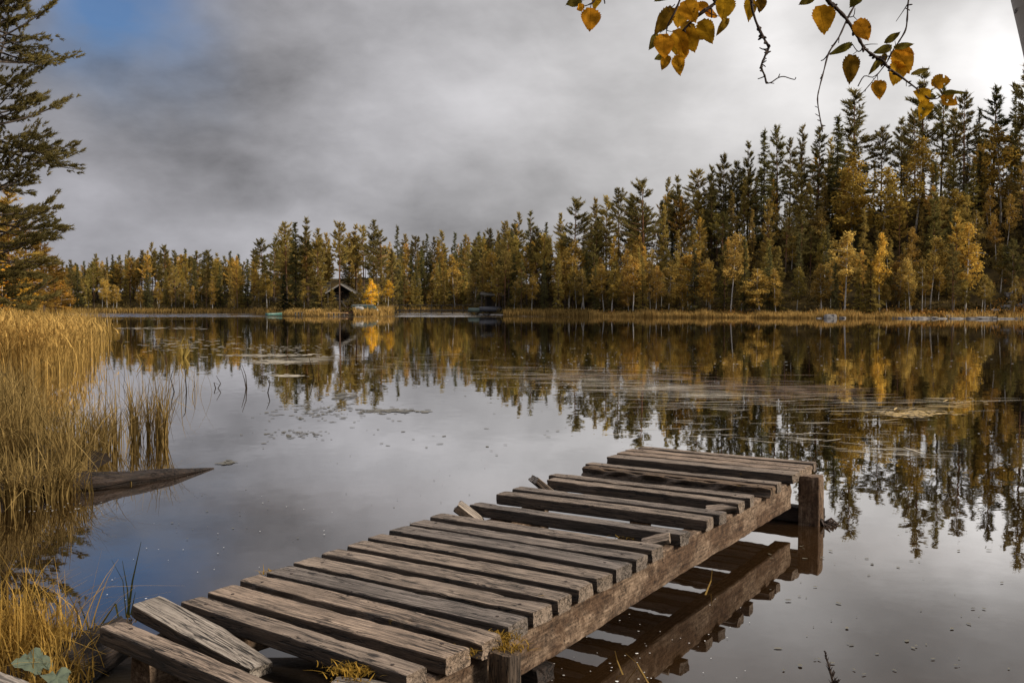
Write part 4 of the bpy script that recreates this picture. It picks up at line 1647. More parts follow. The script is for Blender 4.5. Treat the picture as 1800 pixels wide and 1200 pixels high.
# tufts and stems standing in the water off the left reeds
def stem_set(name, items, color, label, w=.02):
    mb = MB()
    for k, pts in enumerate(items):
        b0 = at(*pts[0], 0)
        P = [Vector((b0.x, b0.y, -.05))] + [atD(px, py, b0.y) for px, py in pts[1:]]
        v, f = blade_strip(P, w, w * .35, 8, face=Vector((1, 0, 0)))
        mb.add(v, f, .2 + .7 * ((k * 53) % 10) / 10)
    o = mb.build(name, M['blades'])
    o.color = (*color, 1)
    tag(o, label, 'reed')
    return o


stem_set('reed_tuft', [((322, 628), (325, 600), (338, 586)), ((324, 628), (330, 608), (343, 600)), ((320, 628), (318, 605), (325, 590)), ((325, 629), (334, 615), (344, 612)),
                       ((322, 629), (316, 618), (314, 600)), ((326, 628), (331, 612), (329, 597)), ((323, 628), (320, 612), (333, 604))],
         (.50, .35, .09), 'yellow reed tuft standing alone in the water off the left reeds', .05)
stem_set('reed_tuft', [((286, 640), (280, 625), (270, 618)), ((288, 640), (284, 622), (277, 612)), ((289, 640), (286, 626), (264, 632)), ((250, 638), (240, 622), (226, 630)),
                       ((256, 640), (247, 630), (238, 618)), ((215, 622), (214, 606), (219, 596)), ((226, 626), (225, 612), (221, 605))],
         (.34, .23, .07), 'low yellow reed leaves bent over at the edge of the left reeds', .045)
stem_set('dead_stems', [((307, 688), (300, 665), (304, 650)), ((328, 688), (325, 650), (318, 640)), ((433, 682), (430, 668), (424, 648)), ((434, 682), (432, 660), (425, 640)),
                        ((470, 690), (474, 675), (468, 660)), ((380, 682), (376, 672), (389, 678)), ((381, 682), (388, 674), (380, 660)), ((552, 664), (548, 645), (543, 628))],
         (.06, .045, .03), 'scattered dark dead stems standing in the open water on the left', .03)

# dry grass blades hanging at the dock's right side
for pts_, w_a, lab_ in (([at(1140, 1200, 0), atD(1120, 1165, 5.95), atD(1100, 1148, 5.9)], .010, 'dry yellow grass blade arching out of the water right of the near post'),
                        ([at(1095, 1185, 0), atD(1085, 1160, 5.9), atD(1081, 1143, 5.9)], .010, 'upright dry grass blade in the water beside the near post'),
                        ([at(1240, 1045, 0), atD(1250, 1020, 7.6), atD(1252, 1000, 7.6)], .014, 'yellow grass blade standing by the middle of the dock beam'),
                        ([at(1060, 1150, 0), atD(1078, 1150, 6.2), atD(1090, 1150, 6.2)], .008, 'short dry stalk lying low over the water by the near post')):
    water_plant('grass_sprig', [(pts_, w_a, .004)], (.50, .32, .10), lab_, 'grass')
mb = MB()
c = at(1440, 921, 0)
r = random.Random(4)
for k in range(40):
    th, ph = r.uniform(0, 6.28), r.uniform(0, 1.2)
    p0 = c + Vector((math.cos(th) * .06, math.sin(th) * .05, 0))
    mb.tube([p0 + Vector((0, 0, -.03)), p0 + Vector((r.uniform(-.06, .09), r.uniform(-.05, .05), r.uniform(.01, .07))), p0 + Vector((r.uniform(-.1, .16), r.uniform(-.08, .08), -.01))],
            [.012, .014, .005], 5)
tag(mb.build('driftwood_clump', M['twig'], smooth=True), 'dark tangle of waterlogged twigs against the far dock post', 'driftwood')

# ------------------------------------------------------------------ floating weed and flecks on the water
m, T = new_mat('floating_weed')
oi = T.n('ShaderNodeObjectInfo')
at_ = T.n('ShaderNodeAttribute', attribute_name='tone')
c = T.vmath('SCALE', oi.outputs['Color'], None, T.maprange(at_.outputs['Fac'], 0, 1, .5, 1.3, False))
out(T, principled(T, c, .35, None, .6))
M['weed'] = m


def ribbons(n, pfun, lfun, w, seed, angf=lambda r: r.normal(0, .08), z=.006):
    r = np.random.RandomState(seed)
    Vs, Fs, Ts = [], [], []
    for k in range(n):
        px, py = pfun(r)
        c = at(px, py, z + r.uniform(0, .006))
        L = lfun(r)
        a = angf(r)
        cv = r.normal(0, .04)
        b = len(Vs)
        m_ = 7
        ww = w * r.uniform(.5, 1.4)
        for i in range(m_):
            s = i / (m_ - 1) - .5
            p_ = Vector((c.x + math.cos(a) * s * L, c.y + math.sin(a) * s * L + cv * L * (s * s) * 4, c.z))
            q = ww * (1 - (2 * s) ** 4 * .8)
            nx_, ny_ = -math.sin(a), math.cos(a)
            Vs.append((p_.x - nx_ * q, p_.y - ny_ * q, p_.z))
            Vs.append((p_.x + nx_ * q, p_.y + ny_ * q, p_.z))
        for i in range(m_ - 1):
            Fs.append((b + 2 * i, b + 2 * i + 1, b + 2 * i + 3, b + 2 * i + 2))
        Ts += [r.uniform(0, 1)] * (2 * m_)
    return np.array(Vs), np.array(Fs), np.array(Ts)


def discs(n, pfun, sfun, seed, z=.005, asp=1.0):
    r = np.random.RandomState(seed)
    Vs, Fs, Ts = [], [], []
    m_ = 7
    for k in range(n):
        px, py = pfun(r)
        c = at(px, py, z + r.uniform(0, .006))
        s = sfun(r)
        b = len(Vs)
        a0 = r.uniform(0, 6.28)
        for i in range(m_):
            th = 2 * math.pi * i / m_
            q = s * r.uniform(.7, 1.2)
            ex, ey = math.cos(th) * q * asp, math.sin(th) * q
            Vs.append((c.x + ex * math.cos(a0) - ey * math.sin(a0), c.y + ex * math.sin(a0) + ey * math.cos(a0), c.z))
        Fs.append([b + i for i in range(m_)])
        Ts += [r.uniform(0, 1)] * m_
    return np.array(Vs), np.array(Fs), np.array(Ts)


def uni(x0, x1, y0, y1):
    return lambda r: (r.uniform(x0, x1), r.uniform(y0, y1))


def gauss(cx, cy, sx, sy):
    return lambda r: (r.normal(cx, sx), r.normal(cy, sy))


def flow(x0, y0, x1, y1, sx, sy):
    def f(r):
        s = r.rand()
        return (x0 + (x1 - x0) * s + r.normal(0, sx), y0 + (y1 - y0) * s + r.normal(0, sy))
    return f


blade_obj('floating_weed', [discs(150, gauss(485, 635, 28, 2.4), lambda r: r.uniform(.03, .12), 1), ribbons(30, gauss(490, 634, 26, 2.2), lambda r: r.uniform(.5, 2.4), .05, 8), ribbons(22, gauss(555, 631, 24, 1.8), lambda r: r.uniform(.5, 2.0), .045, 2),
                            discs(90, gauss(505, 660, 14, 1.0), lambda r: r.uniform(.05, .14), 3), discs(120, gauss(480, 624, 55, 1.2), lambda r: r.uniform(.05, .2), 4),
                            discs(130, gauss(500, 612, 60, 4), lambda r: r.uniform(.03, .12), 5), discs(90, gauss(275, 577, 45, 1.0), lambda r: r.uniform(.1, .3), 6),
                            discs(160, gauss(330, 605, 60, 7), lambda r: r.uniform(.04, .2), 7)],
          (.46, .39, .27), 'pale mats of floating weed on the left part of the lake', 'water weed', mat='weed')
blade_obj('floating_weed', [ribbons(105, flow(860, 640, 1235, 700, 70, 4), lambda r: r.uniform(.5, 2.2), .014, 11, lambda r: r.normal(-.10, .10)),
                            ribbons(60, flow(1000, 668, 1240, 690, 50, 6), lambda r: r.uniform(.5, 1.8), .012, 12, lambda r: r.normal(-.12, .12)),
                            ribbons(60, flow(1150, 705, 1700, 712, 60, 8), lambda r: r.uniform(.4, 1.6), .014, 13, lambda r: r.normal(.10, .15)),
                            ribbons(60, uni(1090, 1640, 716, 770), lambda r: r.uniform(.2, .8), .010, 15, lambda r: r.normal(0, .25)),
                            ribbons(40, flow(1380, 768, 1640, 800, 40, 5), lambda r: r.uniform(.2, .7), .012, 16, lambda r: r.normal(-.3, .35)),
                            ribbons(45, uni(600, 900, 618, 660), lambda r: r.uniform(.3, 1.2), .016, 17)],
          (.60, .52, .39), 'long pale streaks of floating weed across the middle of the lake', 'water weed', mat='weed')
blade_obj('floating_weed', [ribbons(150, flow(980, 652, 1460, 694, 60, 9), lambda r: r.uniform(.5, 2.2), .020, 51, lambda r: r.normal(-.10, .12), .002),
                            ribbons(70, flow(1180, 676, 1500, 690, 40, 7), lambda r: r.uniform(.4, 1.6), .016, 52, lambda r: r.normal(-.08, .12), .002)],
          (.22, .105, .026), 'amber brown weed stems trailing just at the surface right of the middle', 'water weed', mat='weed')
blade_obj('floating_weed', [discs(150, gauss(1610, 727, 30, 3), lambda r: r.uniform(.02, .07), 21), ribbons(50, flow(1550, 722, 1700, 712, 20, 5), lambda r: r.uniform(.2, .9), .018, 22, lambda r: r.normal(.1, .35)),
                            discs(30, gauss(1690, 705, 20, 4), lambda r: r.uniform(.02, .06), 23)],
          (.50, .33, .10), 'yellow floating weed patch near the right side of the lake', 'water weed', mat='weed')
blade_obj('floating_flecks', [discs(230, uni(590, 1100, 612, 682), lambda r: r.uniform(.012, .04), 31), discs(150, uni(860, 1780, 598, 650), lambda r: r.uniform(.02, .055), 32),
                              discs(80, uni(1080, 1800, 700, 840), lambda r: r.uniform(.006, .02), 33), discs(30, uni(180, 620, 870, 1060), lambda r: r.uniform(.003, .009), 34),
                              discs(40, uni(960, 1320, 1050, 1200), lambda r: r.uniform(.003, .007), 35),
                              discs(12, uni(930, 1130, 1130, 1200), lambda r: r.uniform(.006, .011), 36), discs(36, gauss(95, 893, 60, 7), lambda r: r.uniform(.004, .011), 37)],
          (.75, .74, .72), 'tiny pale flecks of foam and seed scattered on the water', 'foam', mat='weed')
blade_obj('floating_debris', [discs(150, gauss(580, 722, 55, 9), lambda r: r.uniform(.015, .05), 41, asp=1.8), discs(60, gauss(690, 721, 28, 2), lambda r: r.uniform(.03, .10), 42, asp=1.6),
                              discs(70, gauss(525, 762, 25, 4), lambda r: r.uniform(.01, .04), 43, asp=1.6), discs(30, gauss(600, 697, 14, 3), lambda r: r.uniform(.05, .12), 44),
                              discs(60, uni(450, 1000, 690, 800), lambda r: r.uniform(.01, .04), 45, asp=1.8), discs(70, uni(1350, 1800, 930, 1190), lambda r: r.uniform(.004, .016), 46, asp=1.8),
                              discs(14, gauss(405, 812, 10, 2), lambda r: r.uniform(.015, .05), 47, asp=2), discs(60, uni(300, 900, 800, 950), lambda r: r.uniform(.004, .015), 48)],
          (.10, .085, .05), 'small dark leaves and bits of plant drifting on the water', 'debris', mat='weed')

# ------------------------------------------------------------------ cottage on the point
def wpos(px, d):
    D_ = shore_d(px) + d
    x_ = (px - 900) / F * D_
    return Vector((x_, D_, gz(x_, D_)))


cb = wpos(600, 13)
cb.z = 2.05
ct = empty('cottage', cb, 'dark log cottage with a gabled open porch among the pines', 'cottage')


def cbx(name, mat, boxes):
    mb = MB()
    for c, s in boxes:
        mb.box(cb + Vector(c), s)
    return mb.build(name, mat, ct)


def gable_prism(mb, x0, x1, y0, y1, zb, zp, th):
    """two sloping roof slabs with a ridge along Y"""
    xm = (x0 + x1) / 2
    for xa, xb in ((x0, xm), (xm, x1)):
        za, zb_ = (zb, zp) if xa == x0 else (zp, zb)
        vs = [Vector((xa, y0, za)), Vector((xb, y0, zb_)), Vector((xb, y1, zb_)), Vector((xa, y1, za)),
              Vector((xa, y0, za + th)), Vector((xb, y0, zb_ + th)), Vector((xb, y1, zb_ + th)), Vector((xa, y1, za + th))]
        mb.add([cb + v for v in vs], [(0, 1, 2, 3), (7, 6, 5, 4), (0, 4, 5, 1), (1, 5, 6, 2), (2, 6, 7, 3), (3, 7, 4, 0)])


mb = MB()
for k in range(9):          # log courses of the main body
    zc_ = -.7 + k * .26
    mb.box(cb + Vector((-.1, 2.6, zc_)), (4.6 + (k % 2) * .16, 3.2, .25))
wall = mb.build('wall', M['cabin_log'], ct)
mb = MB()
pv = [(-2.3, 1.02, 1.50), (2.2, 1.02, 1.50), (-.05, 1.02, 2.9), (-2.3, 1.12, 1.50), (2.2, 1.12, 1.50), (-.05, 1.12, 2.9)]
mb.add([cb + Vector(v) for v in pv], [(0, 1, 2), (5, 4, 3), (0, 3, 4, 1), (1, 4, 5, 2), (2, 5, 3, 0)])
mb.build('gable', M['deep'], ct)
mb = MB()
gable_prism(mb, -2.55, 2.55, -.6, 4.4, 1.50, 3.05, .12)
roof = mb.build('roof', M['cabin_roof'], ct)
mb = MB()
mb.box(cb + Vector((-2.55, 2.4, 2.75)), (.6, .6, 1.3))
mb.box(cb + Vector((-2.55, 2.4, 3.45)), (.8, .8, .12))
mb.build('chimney', M['grey_wood'], roof)
mb = MB()
for s in (-1, 1):
    a = cb + Vector((s * 2.58, -.63, 1.55))
    b_ = cb + Vector((0, -.63, 3.12))
    mid_ = (a + b_) / 2
    d_ = b_ - a
    rot = Matrix.Rotation(-math.atan2(d_.z, d_.x), 3, 'Y')
    mb.box(mid_, (d_.length, .06, .24), rot)
mb.build('bargeboard', M['fascia'], roof)
cbx('porch_floor', M['grey_wood'], [((0, .1, -.62), (4.6, 2.2, .14))])
cbx('porch_post', M['grey_wood'], [((-2.1, -.75, .42), (.14, .14, 2.0))])
cbx('porch_post', M['grey_wood'], [((2.1, -.75, .42), (.14, .14, 2.0))])
cbx('porch_rail', M['grey_wood'], [((.6, -.8, .25), (3.0, .07, .09)), ((.6, -.8, -.15), (3.0, .06, .07))] + [((-.8 + k * .7, -.8, -.1), (.06, .06, .75)) for k in range(5)])
d_ = cbx('door', M['cabin_roof'], [((.9, .985, .3), (.85, .05, 1.75))])
w_ = cbx('window', M['fascia'], [((-.9, .985, .55), (1.0, .05, .08)), ((-.9, .985, 1.25), (1.0, .05, .08)), ((-1.36, .985, .9), (.08, .05, .64)), ((-.44, .985, .9), (.08, .05, .64))])
mb = MB()
mb.box(cb + Vector((-.9, .990, .9)), (.84, .03, .62))
mb.build('pane', M['glass'], w_)
# side annexe with its own low roof and small pale gable edge
cbx('annexe_wall', M['cabin_log'], [((-3.5, 2.4, .05), (2.2, 2.6, 1.9))])
mb = MB()
vs = [(-4.9, .8, .95), (-1.9, .6, 1.35), (-1.9, 3.9, 1.35), (-4.9, 3.9, .95), (-4.9, .8, 1.07), (-1.9, .6, 1.47), (-1.9, 3.9, 1.47), (-4.9, 3.9, 1.07)]
mb.add([cb + Vector(v) for v in vs], [(0, 1, 2, 3), (7, 6, 5, 4), (0, 4, 5, 1), (1, 5, 6, 2), (2, 6, 7, 3), (3, 7, 4, 0)])
mb.build('annexe_roof', M['cabin_roof'], ct)
dm = cbx('dormer', M['fascia'], [((-3.0, 1.2, 2.05), (.9, .06, .10)), ((-3.0, 1.2, 2.62), (1.0, .06, .10)), ((-3.42, 1.2, 2.33), (.10, .06, .5)), ((-2.58, 1.2, 2.33), (.10, .06, .5))])
mb = MB()
mb.box(cb + Vector((-3.0, 1.55, 2.1)), (.82, .6, 1.0))
mb.build('dormer_wall', M['cabin_log'], ct)

# path from the porch to the landing
mb = MB()
r = random.Random(3)
for k in range(16):
    f = k / 15
    p = wpos(603 + 8 * math.sin(f * 2) + r.uniform(-6, 6), 10.0 - 9.2 * f)
    mb.box(p + Vector((0, 0, .03)), (r.uniform(.7, 1.5), .75, .14), Matrix.Rotation(r.uniform(-.2, .2), 3, 'Z'), .05, r)
tag(mb.build('path', M['stone_step']), kind='structure')

# handrail of the path
mb = MB()
mb.tube([wpos(600, 9) + Vector((0, 0, 1.0)), wpos(608, 3.5) + Vector((0, 0, .75))], [.06, .06], 6)
for f in (0.05, .5, .95):
    p = wpos(600 + 8 * f, 9 - 5.5 * f)
    mb.tube([p + Vector((0, 0, -.1)), p + Vector((0, 0, 1.0 - .25 * f))], [.05, .05], 6)
tag(mb.build('handrail', M['grey_wood']), 'grey sloping handrail on the path below the cottage', 'handrail')


def platform(name, px0, px1, D_, z, depth, mat, label, cat, nposts=4):
    a = Vector(((px0 - 900) / F * D_, D_, z))
    b = Vector(((px1 - 900) / F * D_, D_, z))
    t = empty(name, ((a.x + b.x) / 2, D_, 0), label, cat)
    mb = MB()
    n_ = max(4, int((b.x - a.x) / .22))
    for k in range(n_):
        xx_ = a.x + (b.x - a.x) * (k + .5) / n_
        mb.box((xx_, D_ + depth / 2, z), ((b.x - a.x) / n_ - .015, depth, .07))
    mb.build('deck', mat, t)
    for k in range(nposts):
        mb = MB()
        xx_ = a.x + (b.x - a.x) * (k + .5) / nposts
        mb.tube([(xx_, D_ + .15, -.8), (xx_, D_ + .15, z - .04)], [.12, .12], 7)
        mb.build('post', M['grey_wood'], t)
    return t


platform('landing_stage', 573, 609, 153.5, .46, 1.6, M['pale_wood'], 'low landing stage of fresh orange boards below the cottage', 'jetty')
platform('landing_stage', 516, 533, 157.5, .50, .8, M['grey_wood'], 'narrow grey landing stage beside the mint rowing boat', 'jetty', 3)


def hull(mb, c, L, B, H_, yaw, flip=False, n=12, roll=0):
    """a rowing boat hull, open on top or turned over"""
    rot = Matrix.Rotation(yaw, 3, 'Z') @ Matrix.Rotation(roll, 3, 'X')
    vs, fs = [], []
    m_ = 7
    for i in range(n + 1):
        s = i / n * 2 - 1
        w = B * .5 * (1 - abs(s) ** 2.6) ** .6 + .02
        if s < -.8:
            w = max(w, B * .30)
        for k in range(m_):
            th = math.pi * k / (m_ - 1)
            y_ = -math.cos(th) * w
            z_ = H_ * (1 - math.sin(th) ** .7) + .25 * H_ * max(0, s) ** 2
            if flip:
                z_ = H_ * 1.05 - z_
            vs.append(Vector(c) + rot @ Vector((s * L / 2, y_, z_)))
    for i in range(n):
        for k in range(m_ - 1):
            fs.append((i * m_ + k, (i + 1) * m_ + k, (i + 1) * m_ + k + 1, i * m_ + k + 1))
    fs.append(tuple(range(m_)))
    fs.append(tuple(n * m_ + k for k in range(m_))[::-1])
    mb.add(vs, fs)


def boat(c, L, B, H_, yaw, hullmat, label, flip, rim=None, roll=0):
    t = empty('rowing_boat', c, label, 'boat')
    mb = MB()
    hull(mb, c, L, B, H_, yaw, flip, roll=roll)
    h_ = mb.build('hull', hullmat, t, smooth=True)
    md = h_.modifiers.new('thick', 'SOLIDIFY')
    md.thickness = .04
    mb = MB()
    rot = Matrix.Rotation(yaw, 3, 'Z') @ Matrix.Rotation(roll, 3, 'X')
    if flip:
        mb.tube([Vector(c) + rot @ Vector((s * L * .46, 0, H_ * 1.05)) for s in (-1, -.4, .4, .9)], [.035] * 4, 5)
        mb.build('keel', rim or hullmat, t)
    else:
        for s in (-.35, .15):
            mb2 = MB()
            mb2.box(Vector(c) + rot @ Vector((s * L / 2, 0, H_ * .7)), (.22, B * .82, .04), rot)
            mb2.build('bench', rim or hullmat, t)
    return t


p = at(506, 553, 0)
boat((p.x, 158, -.08), 2.9, 1.0, .46, .85, M['mint'], 'small mint green rowing boat moored below the dark spruce', False, M['grey_wood'])
p = wpos(641, 2.6)
boat((p.x, p.y, p.z + .25), 4.4, 1.5, .95, -.35, M['boat_green'], 'dark green boat turned upside down on the point', True, M['boat_white'], .25)
p = wpos(632, 2.0)
boat((p.x, p.y, p.z + .35), 2.2, 1.0, .65, -.85, M['boat_white'], 'white boat leaning left of the dark green upturned boat', True)
p = wpos(657, 2.0)
boat((p.x, p.y, p.z + .15), 1.5, .9, .5, .3, M['boat_white'], 'short white upturned boat at the right end of the boats', True)
# footbridge across the bay
bt = empty('footbridge', at(755, 549.5, 0), 'long low grey footbridge with a thin handrail across the bay', 'footbridge')
D_ = 186.0
xa, xb = (674 - 900) / F * D_, (842 - 900) / F * D_
mb = MB()
nb_ = 50
for k in range(nb_):
    mb.box((xa + (xb - xa) * (k + .5) / nb_, D_ + .5, .62), ((xb - xa) / nb_ - .02, 1.1, .10))
mb.build('deck', M['grey_wood'], bt)
mb = MB()
mb.box(((xa + xb) / 2, D_ - .02, .50), (xb - xa, .10, .16))
mb.build('beam', M['grey_wood'], bt)
mb = MB()
mb.tube([(xa, D_ + .02, 1.55), (xb, D_ + .02, 1.55)], [.05, .05], 5)
mb.build('handrail', M['grey_wood'], bt)
for k in range(9):
    xx_ = xa + (xb - xa) * (k + .5) / 9
    mb = MB()
    mb.tube([(xx_, D_, -.8), (xx_, D_, 1.56)], [.09, .07], 6)
    mb.build('post', M['grey_wood'], bt)

# hut by the water right of the bridge
hb = wpos(862, 5)
hb.z += .5
ht_ = empty('lakeside_hut', hb, 'small dark hut half hidden by birches right of the footbridge', 'hut')
mb = MB()
for k in range(8):
    mb.box(hb + Vector((.4, 1.2, .1 + k * .26)), (2.6 + (k % 2) * .12, 2.4, .25))
mb.build('wall', M['cabin_log'], ht_)
mb = MB()
vs = [(-1.7, -.6, 2.3), (2.3, -.6, 2.0), (2.3, 2.9, 2.5), (-1.7, 2.9, 2.8), (-1.7, -.6, 2.42), (2.3, -.6, 2.12), (2.3, 2.9, 2.62), (-1.7, 2.9, 2.92)]
mb.add([hb + Vector(v) for v in vs], [(0, 1, 2, 3), (7, 6, 5, 4), (0, 4, 5, 1), (1, 5, 6, 2), (2, 6, 7, 3), (3, 7, 4, 0)])
mb.build('roof', M['cabin_roof'], ht_)
mb = MB()
mb.box(hb + Vector((-.2, -.03, 1.0)), (.8, .05, 1.8))
mb.build('door', M['deep'], ht_)
for s in (-1.5, 2.1):
    mb = MB()
    mb.box(hb + Vector((s, -.45, 1.05)), (.12, .12, 2.3))
    mb.build('porch_post', M['grey_wood'], ht_)
p = wpos(863, 1.6)
boat((p.x, p.y, p.z + .22), 3.8, 1.4, .8, .05, M['boat_blue'], 'blue black boat turned over in front of the lakeside hut', True)
p = wpos(841, 1.2)
boat((p.x, p.y, p.z + .1), 3.4, 1.3, .7, -.1, simple_mat('faded_green_hull', (.08, .11, .09), .6), 'faded green boat turned over left of the lakeside hut', True)

# ------------------------------------------------------------------ rocks
def rock(px, d, sx, sy, sz, seed, label, group=None, lift=0.0, pos=None):
    p = pos if pos is not None else wpos(px, d)
    r = random.Random(seed)
    mb = MB()
    nu, nv = 12, 7
    ph = Vector((r.uniform(0, 99), r.uniform(0, 99), r.uniform(0, 99)))
    vs = []
    for i in range(nv + 1):
        for k in range(nu):
            a, b = math.pi * i / nv, 2 * math.pi * k / nu
            v = Vector((math.sin(a) * math.cos(b), math.sin(a) * math.sin(b), math.cos(a)))
            q = 1 + .45 * noise.noise(v * 1.3 + ph) + .18 * noise.noise(v * 3.5 + ph)
            v = v * q
            v = Vector((max(-.85, min(.9, v.x)), v.y, min(.75, v.z)))
            vs.append(Vector((v.x * sx, v.y * sy, v.z * sz)))
    fs = []
    for i in range(nv):
        for k in range(nu):
            fs.append((i * nu + k, (i + 1) * nu + k, (i + 1) * nu + (k + 1) % nu, i * nu + (k + 1) % nu))
    mb.add(vs, fs)
    o = mb.build('rock', M['rock'])
    o.location = (p.x, p.y, max(p.z, -.05) + lift)
    o.rotation_euler = (0, 0, r.uniform(-.3, .3))
    tag(o, label, 'rock', group)
    return o


rock(1459, -1.0, .95, .7, .80, 1, 'largest grey boulder at the waterline between two grass beds')
rock(1481, -1.0, .5, .4, .38, 2, 'small rock just right of the largest grey boulder')
rock(1440, -1.0, .45, .4, .22, 22, 'flat small rock just left of the largest grey boulder')
rr = random.Random(12)
for k, px in enumerate((1580, 1597, 1618, 1636, 1652, 1668, 1682, 1698, 1716, 1733, 1752, 1770, 1790, 1808)):
    rock(px, rr.uniform(-1.3, .6), rr.uniform(.6, 1.5), .6, rr.uniform(.22, .5), 30 + k, 'low grey slab in the row of rocks along the right waterline',
         'rocks along the right waterline')
for k in range(7):
    rock(rr.uniform(1735, 1830), rr.uniform(3, 11), rr.uniform(.5, 1.0), .7, rr.uniform(.35, .7), 60 + k, 'mossy boulder on the rusty slope above the right rocks',
         'boulders on the rusty slope', .1)
for k, px in enumerate((846, 856, 866, 874, 880)):
    rock(px, rr.uniform(-.6, .4), .55, .5, .3, 80 + k, 'rubble stone below the overturned boats at the lakeside hut', 'stones below the lakeside hut')
rock(550, 3.0, .8, .6, .5, 95, 'grey stone in the grass left of the orange landing stage')

# ------------------------------------------------------------------ birch at the right edge with its hanging sprays
DB = 2.1
bb = Vector((2.35, 2.75, gz(2.35, 2.75)))
bt = empty('birch_tree', bb, 'near birch at the right edge with golden leaves hanging into the top of the frame', 'birch tree')
mb = MB()
p1 = atD(1857, 30, 2.75)
pts = [bb + Vector((0, 0, -.2)), bb + Vector((-.15, .02, .8)), Vector((p1.x + .12, 2.75, p1.z - .45)), p1, p1 + Vector((-.25, -.1, .7)), p1 + Vector((-.45, -.25, 1.5)), p1 + Vector((-.6, -.3, 2.6))]
# smooth the trunk
PP, RR = [], []
rads = [.15, .125, .105, .098, .088, .075, .05]
for i in range(len(pts) - 1):
    for s in (0, .25, .5, .75):
        PP.append(pts[i].lerp(pts[i + 1], s))
        RR.append(rads[i] * (1 - s) + rads[i + 1] * s)
PP.append(pts[-1])
RR.append(rads[-1])
mb.tube(PP, RR, 18)
mb.build('trunk', M['birch_bark'], bt, smooth=True)


def bpath(pxs, D0=DB, D1=None):
    D1 = D1 or D0
    n_ = len(pxs)
    return [atD(a, b, D0 + (D1 - D0) * i / max(1, n_ - 1)) for i, (a, b) in enumerate(pxs)]


def smooth_path(P, sub=4):
    out_ = []
    for i in range(len(P) - 1):
        p0 = P[max(i - 1, 0)]
        p1_, p2 = P[i], P[i + 1]
        p3 = P[min(i + 2, len(P) - 1)]
        for s in range(sub):
            t = s / sub
            out_.append(.5 * ((2 * p1_) + (p2 - p0) * t + (2 * p0 - 5 * p1_ + 4 * p2 - p3) * t * t + (3 * p1_ - p0 - 3 * p2 + p3) * t ** 3))
    out_.append(P[-1])
    return out_


PXM = DB / F


def branch(pxs, w0, w1, subs=(), rough=.25, seed=0, D0=DB, D1=None, spurs=0):
    r = random.Random(seed)
    mb = MB()
    P = smooth_path(bpath(pxs, D0, D1))
    n_ = len(P)
    rd = [(w0 + (w1 - w0) * i / (n_ - 1)) * .5 * PXM * (1 + r.uniform(-rough, rough)) for i in range(n_)]
    mb.tube(P, rd, 7)
    for k in range(spurs):
        i = r.randrange(n_ // 6, n_ - 1)
        d = Vector((r.uniform(-1, 1), r.uniform(-.6, .6), r.uniform(-.8, .6))).normalized()
        L = r.uniform(.004, .012)
        mb.tube([P[i], P[i] + d * L * .7, P[i] + d * L], [rd[i] * .7, rd[i] * .8, rd[i] * .35], 5)
    for sp, sw0, sw1 in subs:
        Q = smooth_path(bpath(sp, D0 if D1 is None else (D0 + D1) / 2), 3)
        mb.tube(Q, [(sw0 + (sw1 - sw0) * i / (len(Q) - 1)) * .5 * PXM for i in range(len(Q))], 5)
    return mb.build('branch', M['twig'], bt, smooth=True)


# the limb the sprays hang from, above the frame
limb = MB()
t0 = p1 + Vector((-.25, -.1, .7))
LP = [t0, atD(1700, -200, 2.5), atD(1560, -130, 2.3), atD(1400, -110, 2.2), atD(1250, -90, 2.1), atD(1060, -70, 2.1)]
Ls = smooth_path(LP)
limb.tube(Ls, [.030 * (1 - .8 * i / (len(Ls) - 1)) for i in range(len(Ls))], 9)
limb.build('limb', M['twig'], bt, smooth=True)

B1 = branch([(1060, -70), (1054, -30), (1046, 0), (1036, 8), (1027, 11)], 5, 1.5, [(((1046, 0), (1040, 6), (1038, 14)), 2, 1.5), (((1054, -20), (1062, 0), (1063, 7)), 3, 2),
                                                                                   (((1046, -4), (1034, -2), (1020, 2)), 2, 1)], seed=1)
B2 = branch([(1290, -96), (1278, -30), (1262, 0), (1250, 11), (1229, 26), (1214, 40), (1200, 55)], 8, 4,
            [(((1250, 11), (1251, 22), (1251, 32)), 3, 2.5), (((1229, 26), (1222, 16), (1215, 8)), 2.5, 1), (((1240, 18), (1254, 26), (1280, 33)), 2, 1)], seed=2, spurs=14)
B3 = branch([(1215, -86), (1205, -30), (1195, 0), (1186, 22), (1176, 40), (1172, 52), (1171, 66)], 5, 1.5,
            [(((1186, 8), (1182, 12), (1172, 14)), 2, 1), (((1172, 50), (1166, 54), (1160, 58)), 1.6, 1), (((1172, 54), (1180, 56), (1188, 57)), 1.6, 1)], seed=3)
B4 = branch([(1350, -104), (1330, -40), (1321, 0), (1326, 30), (1336, 55), (1345, 72), (1351, 84), (1345, 98), (1338, 117), (1344, 133), (1347, 147)], 6, 3,
            [(((1347, 147), (1356, 145), (1368, 137), (1378, 135), (1388, 138), (1397, 140), (1399, 136)), 2.4, 1.6), (((1345, 134), (1338, 137), (1332, 139)), 2.4, 1.6),
             (((1349, 86), (1342, 87), (1335, 84)), 3, 1.8), (((1368, 137), (1371, 130)), 2, 1.5), (((1354, 146), (1361, 147)), 2, 1.2)], seed=4, spurs=34)
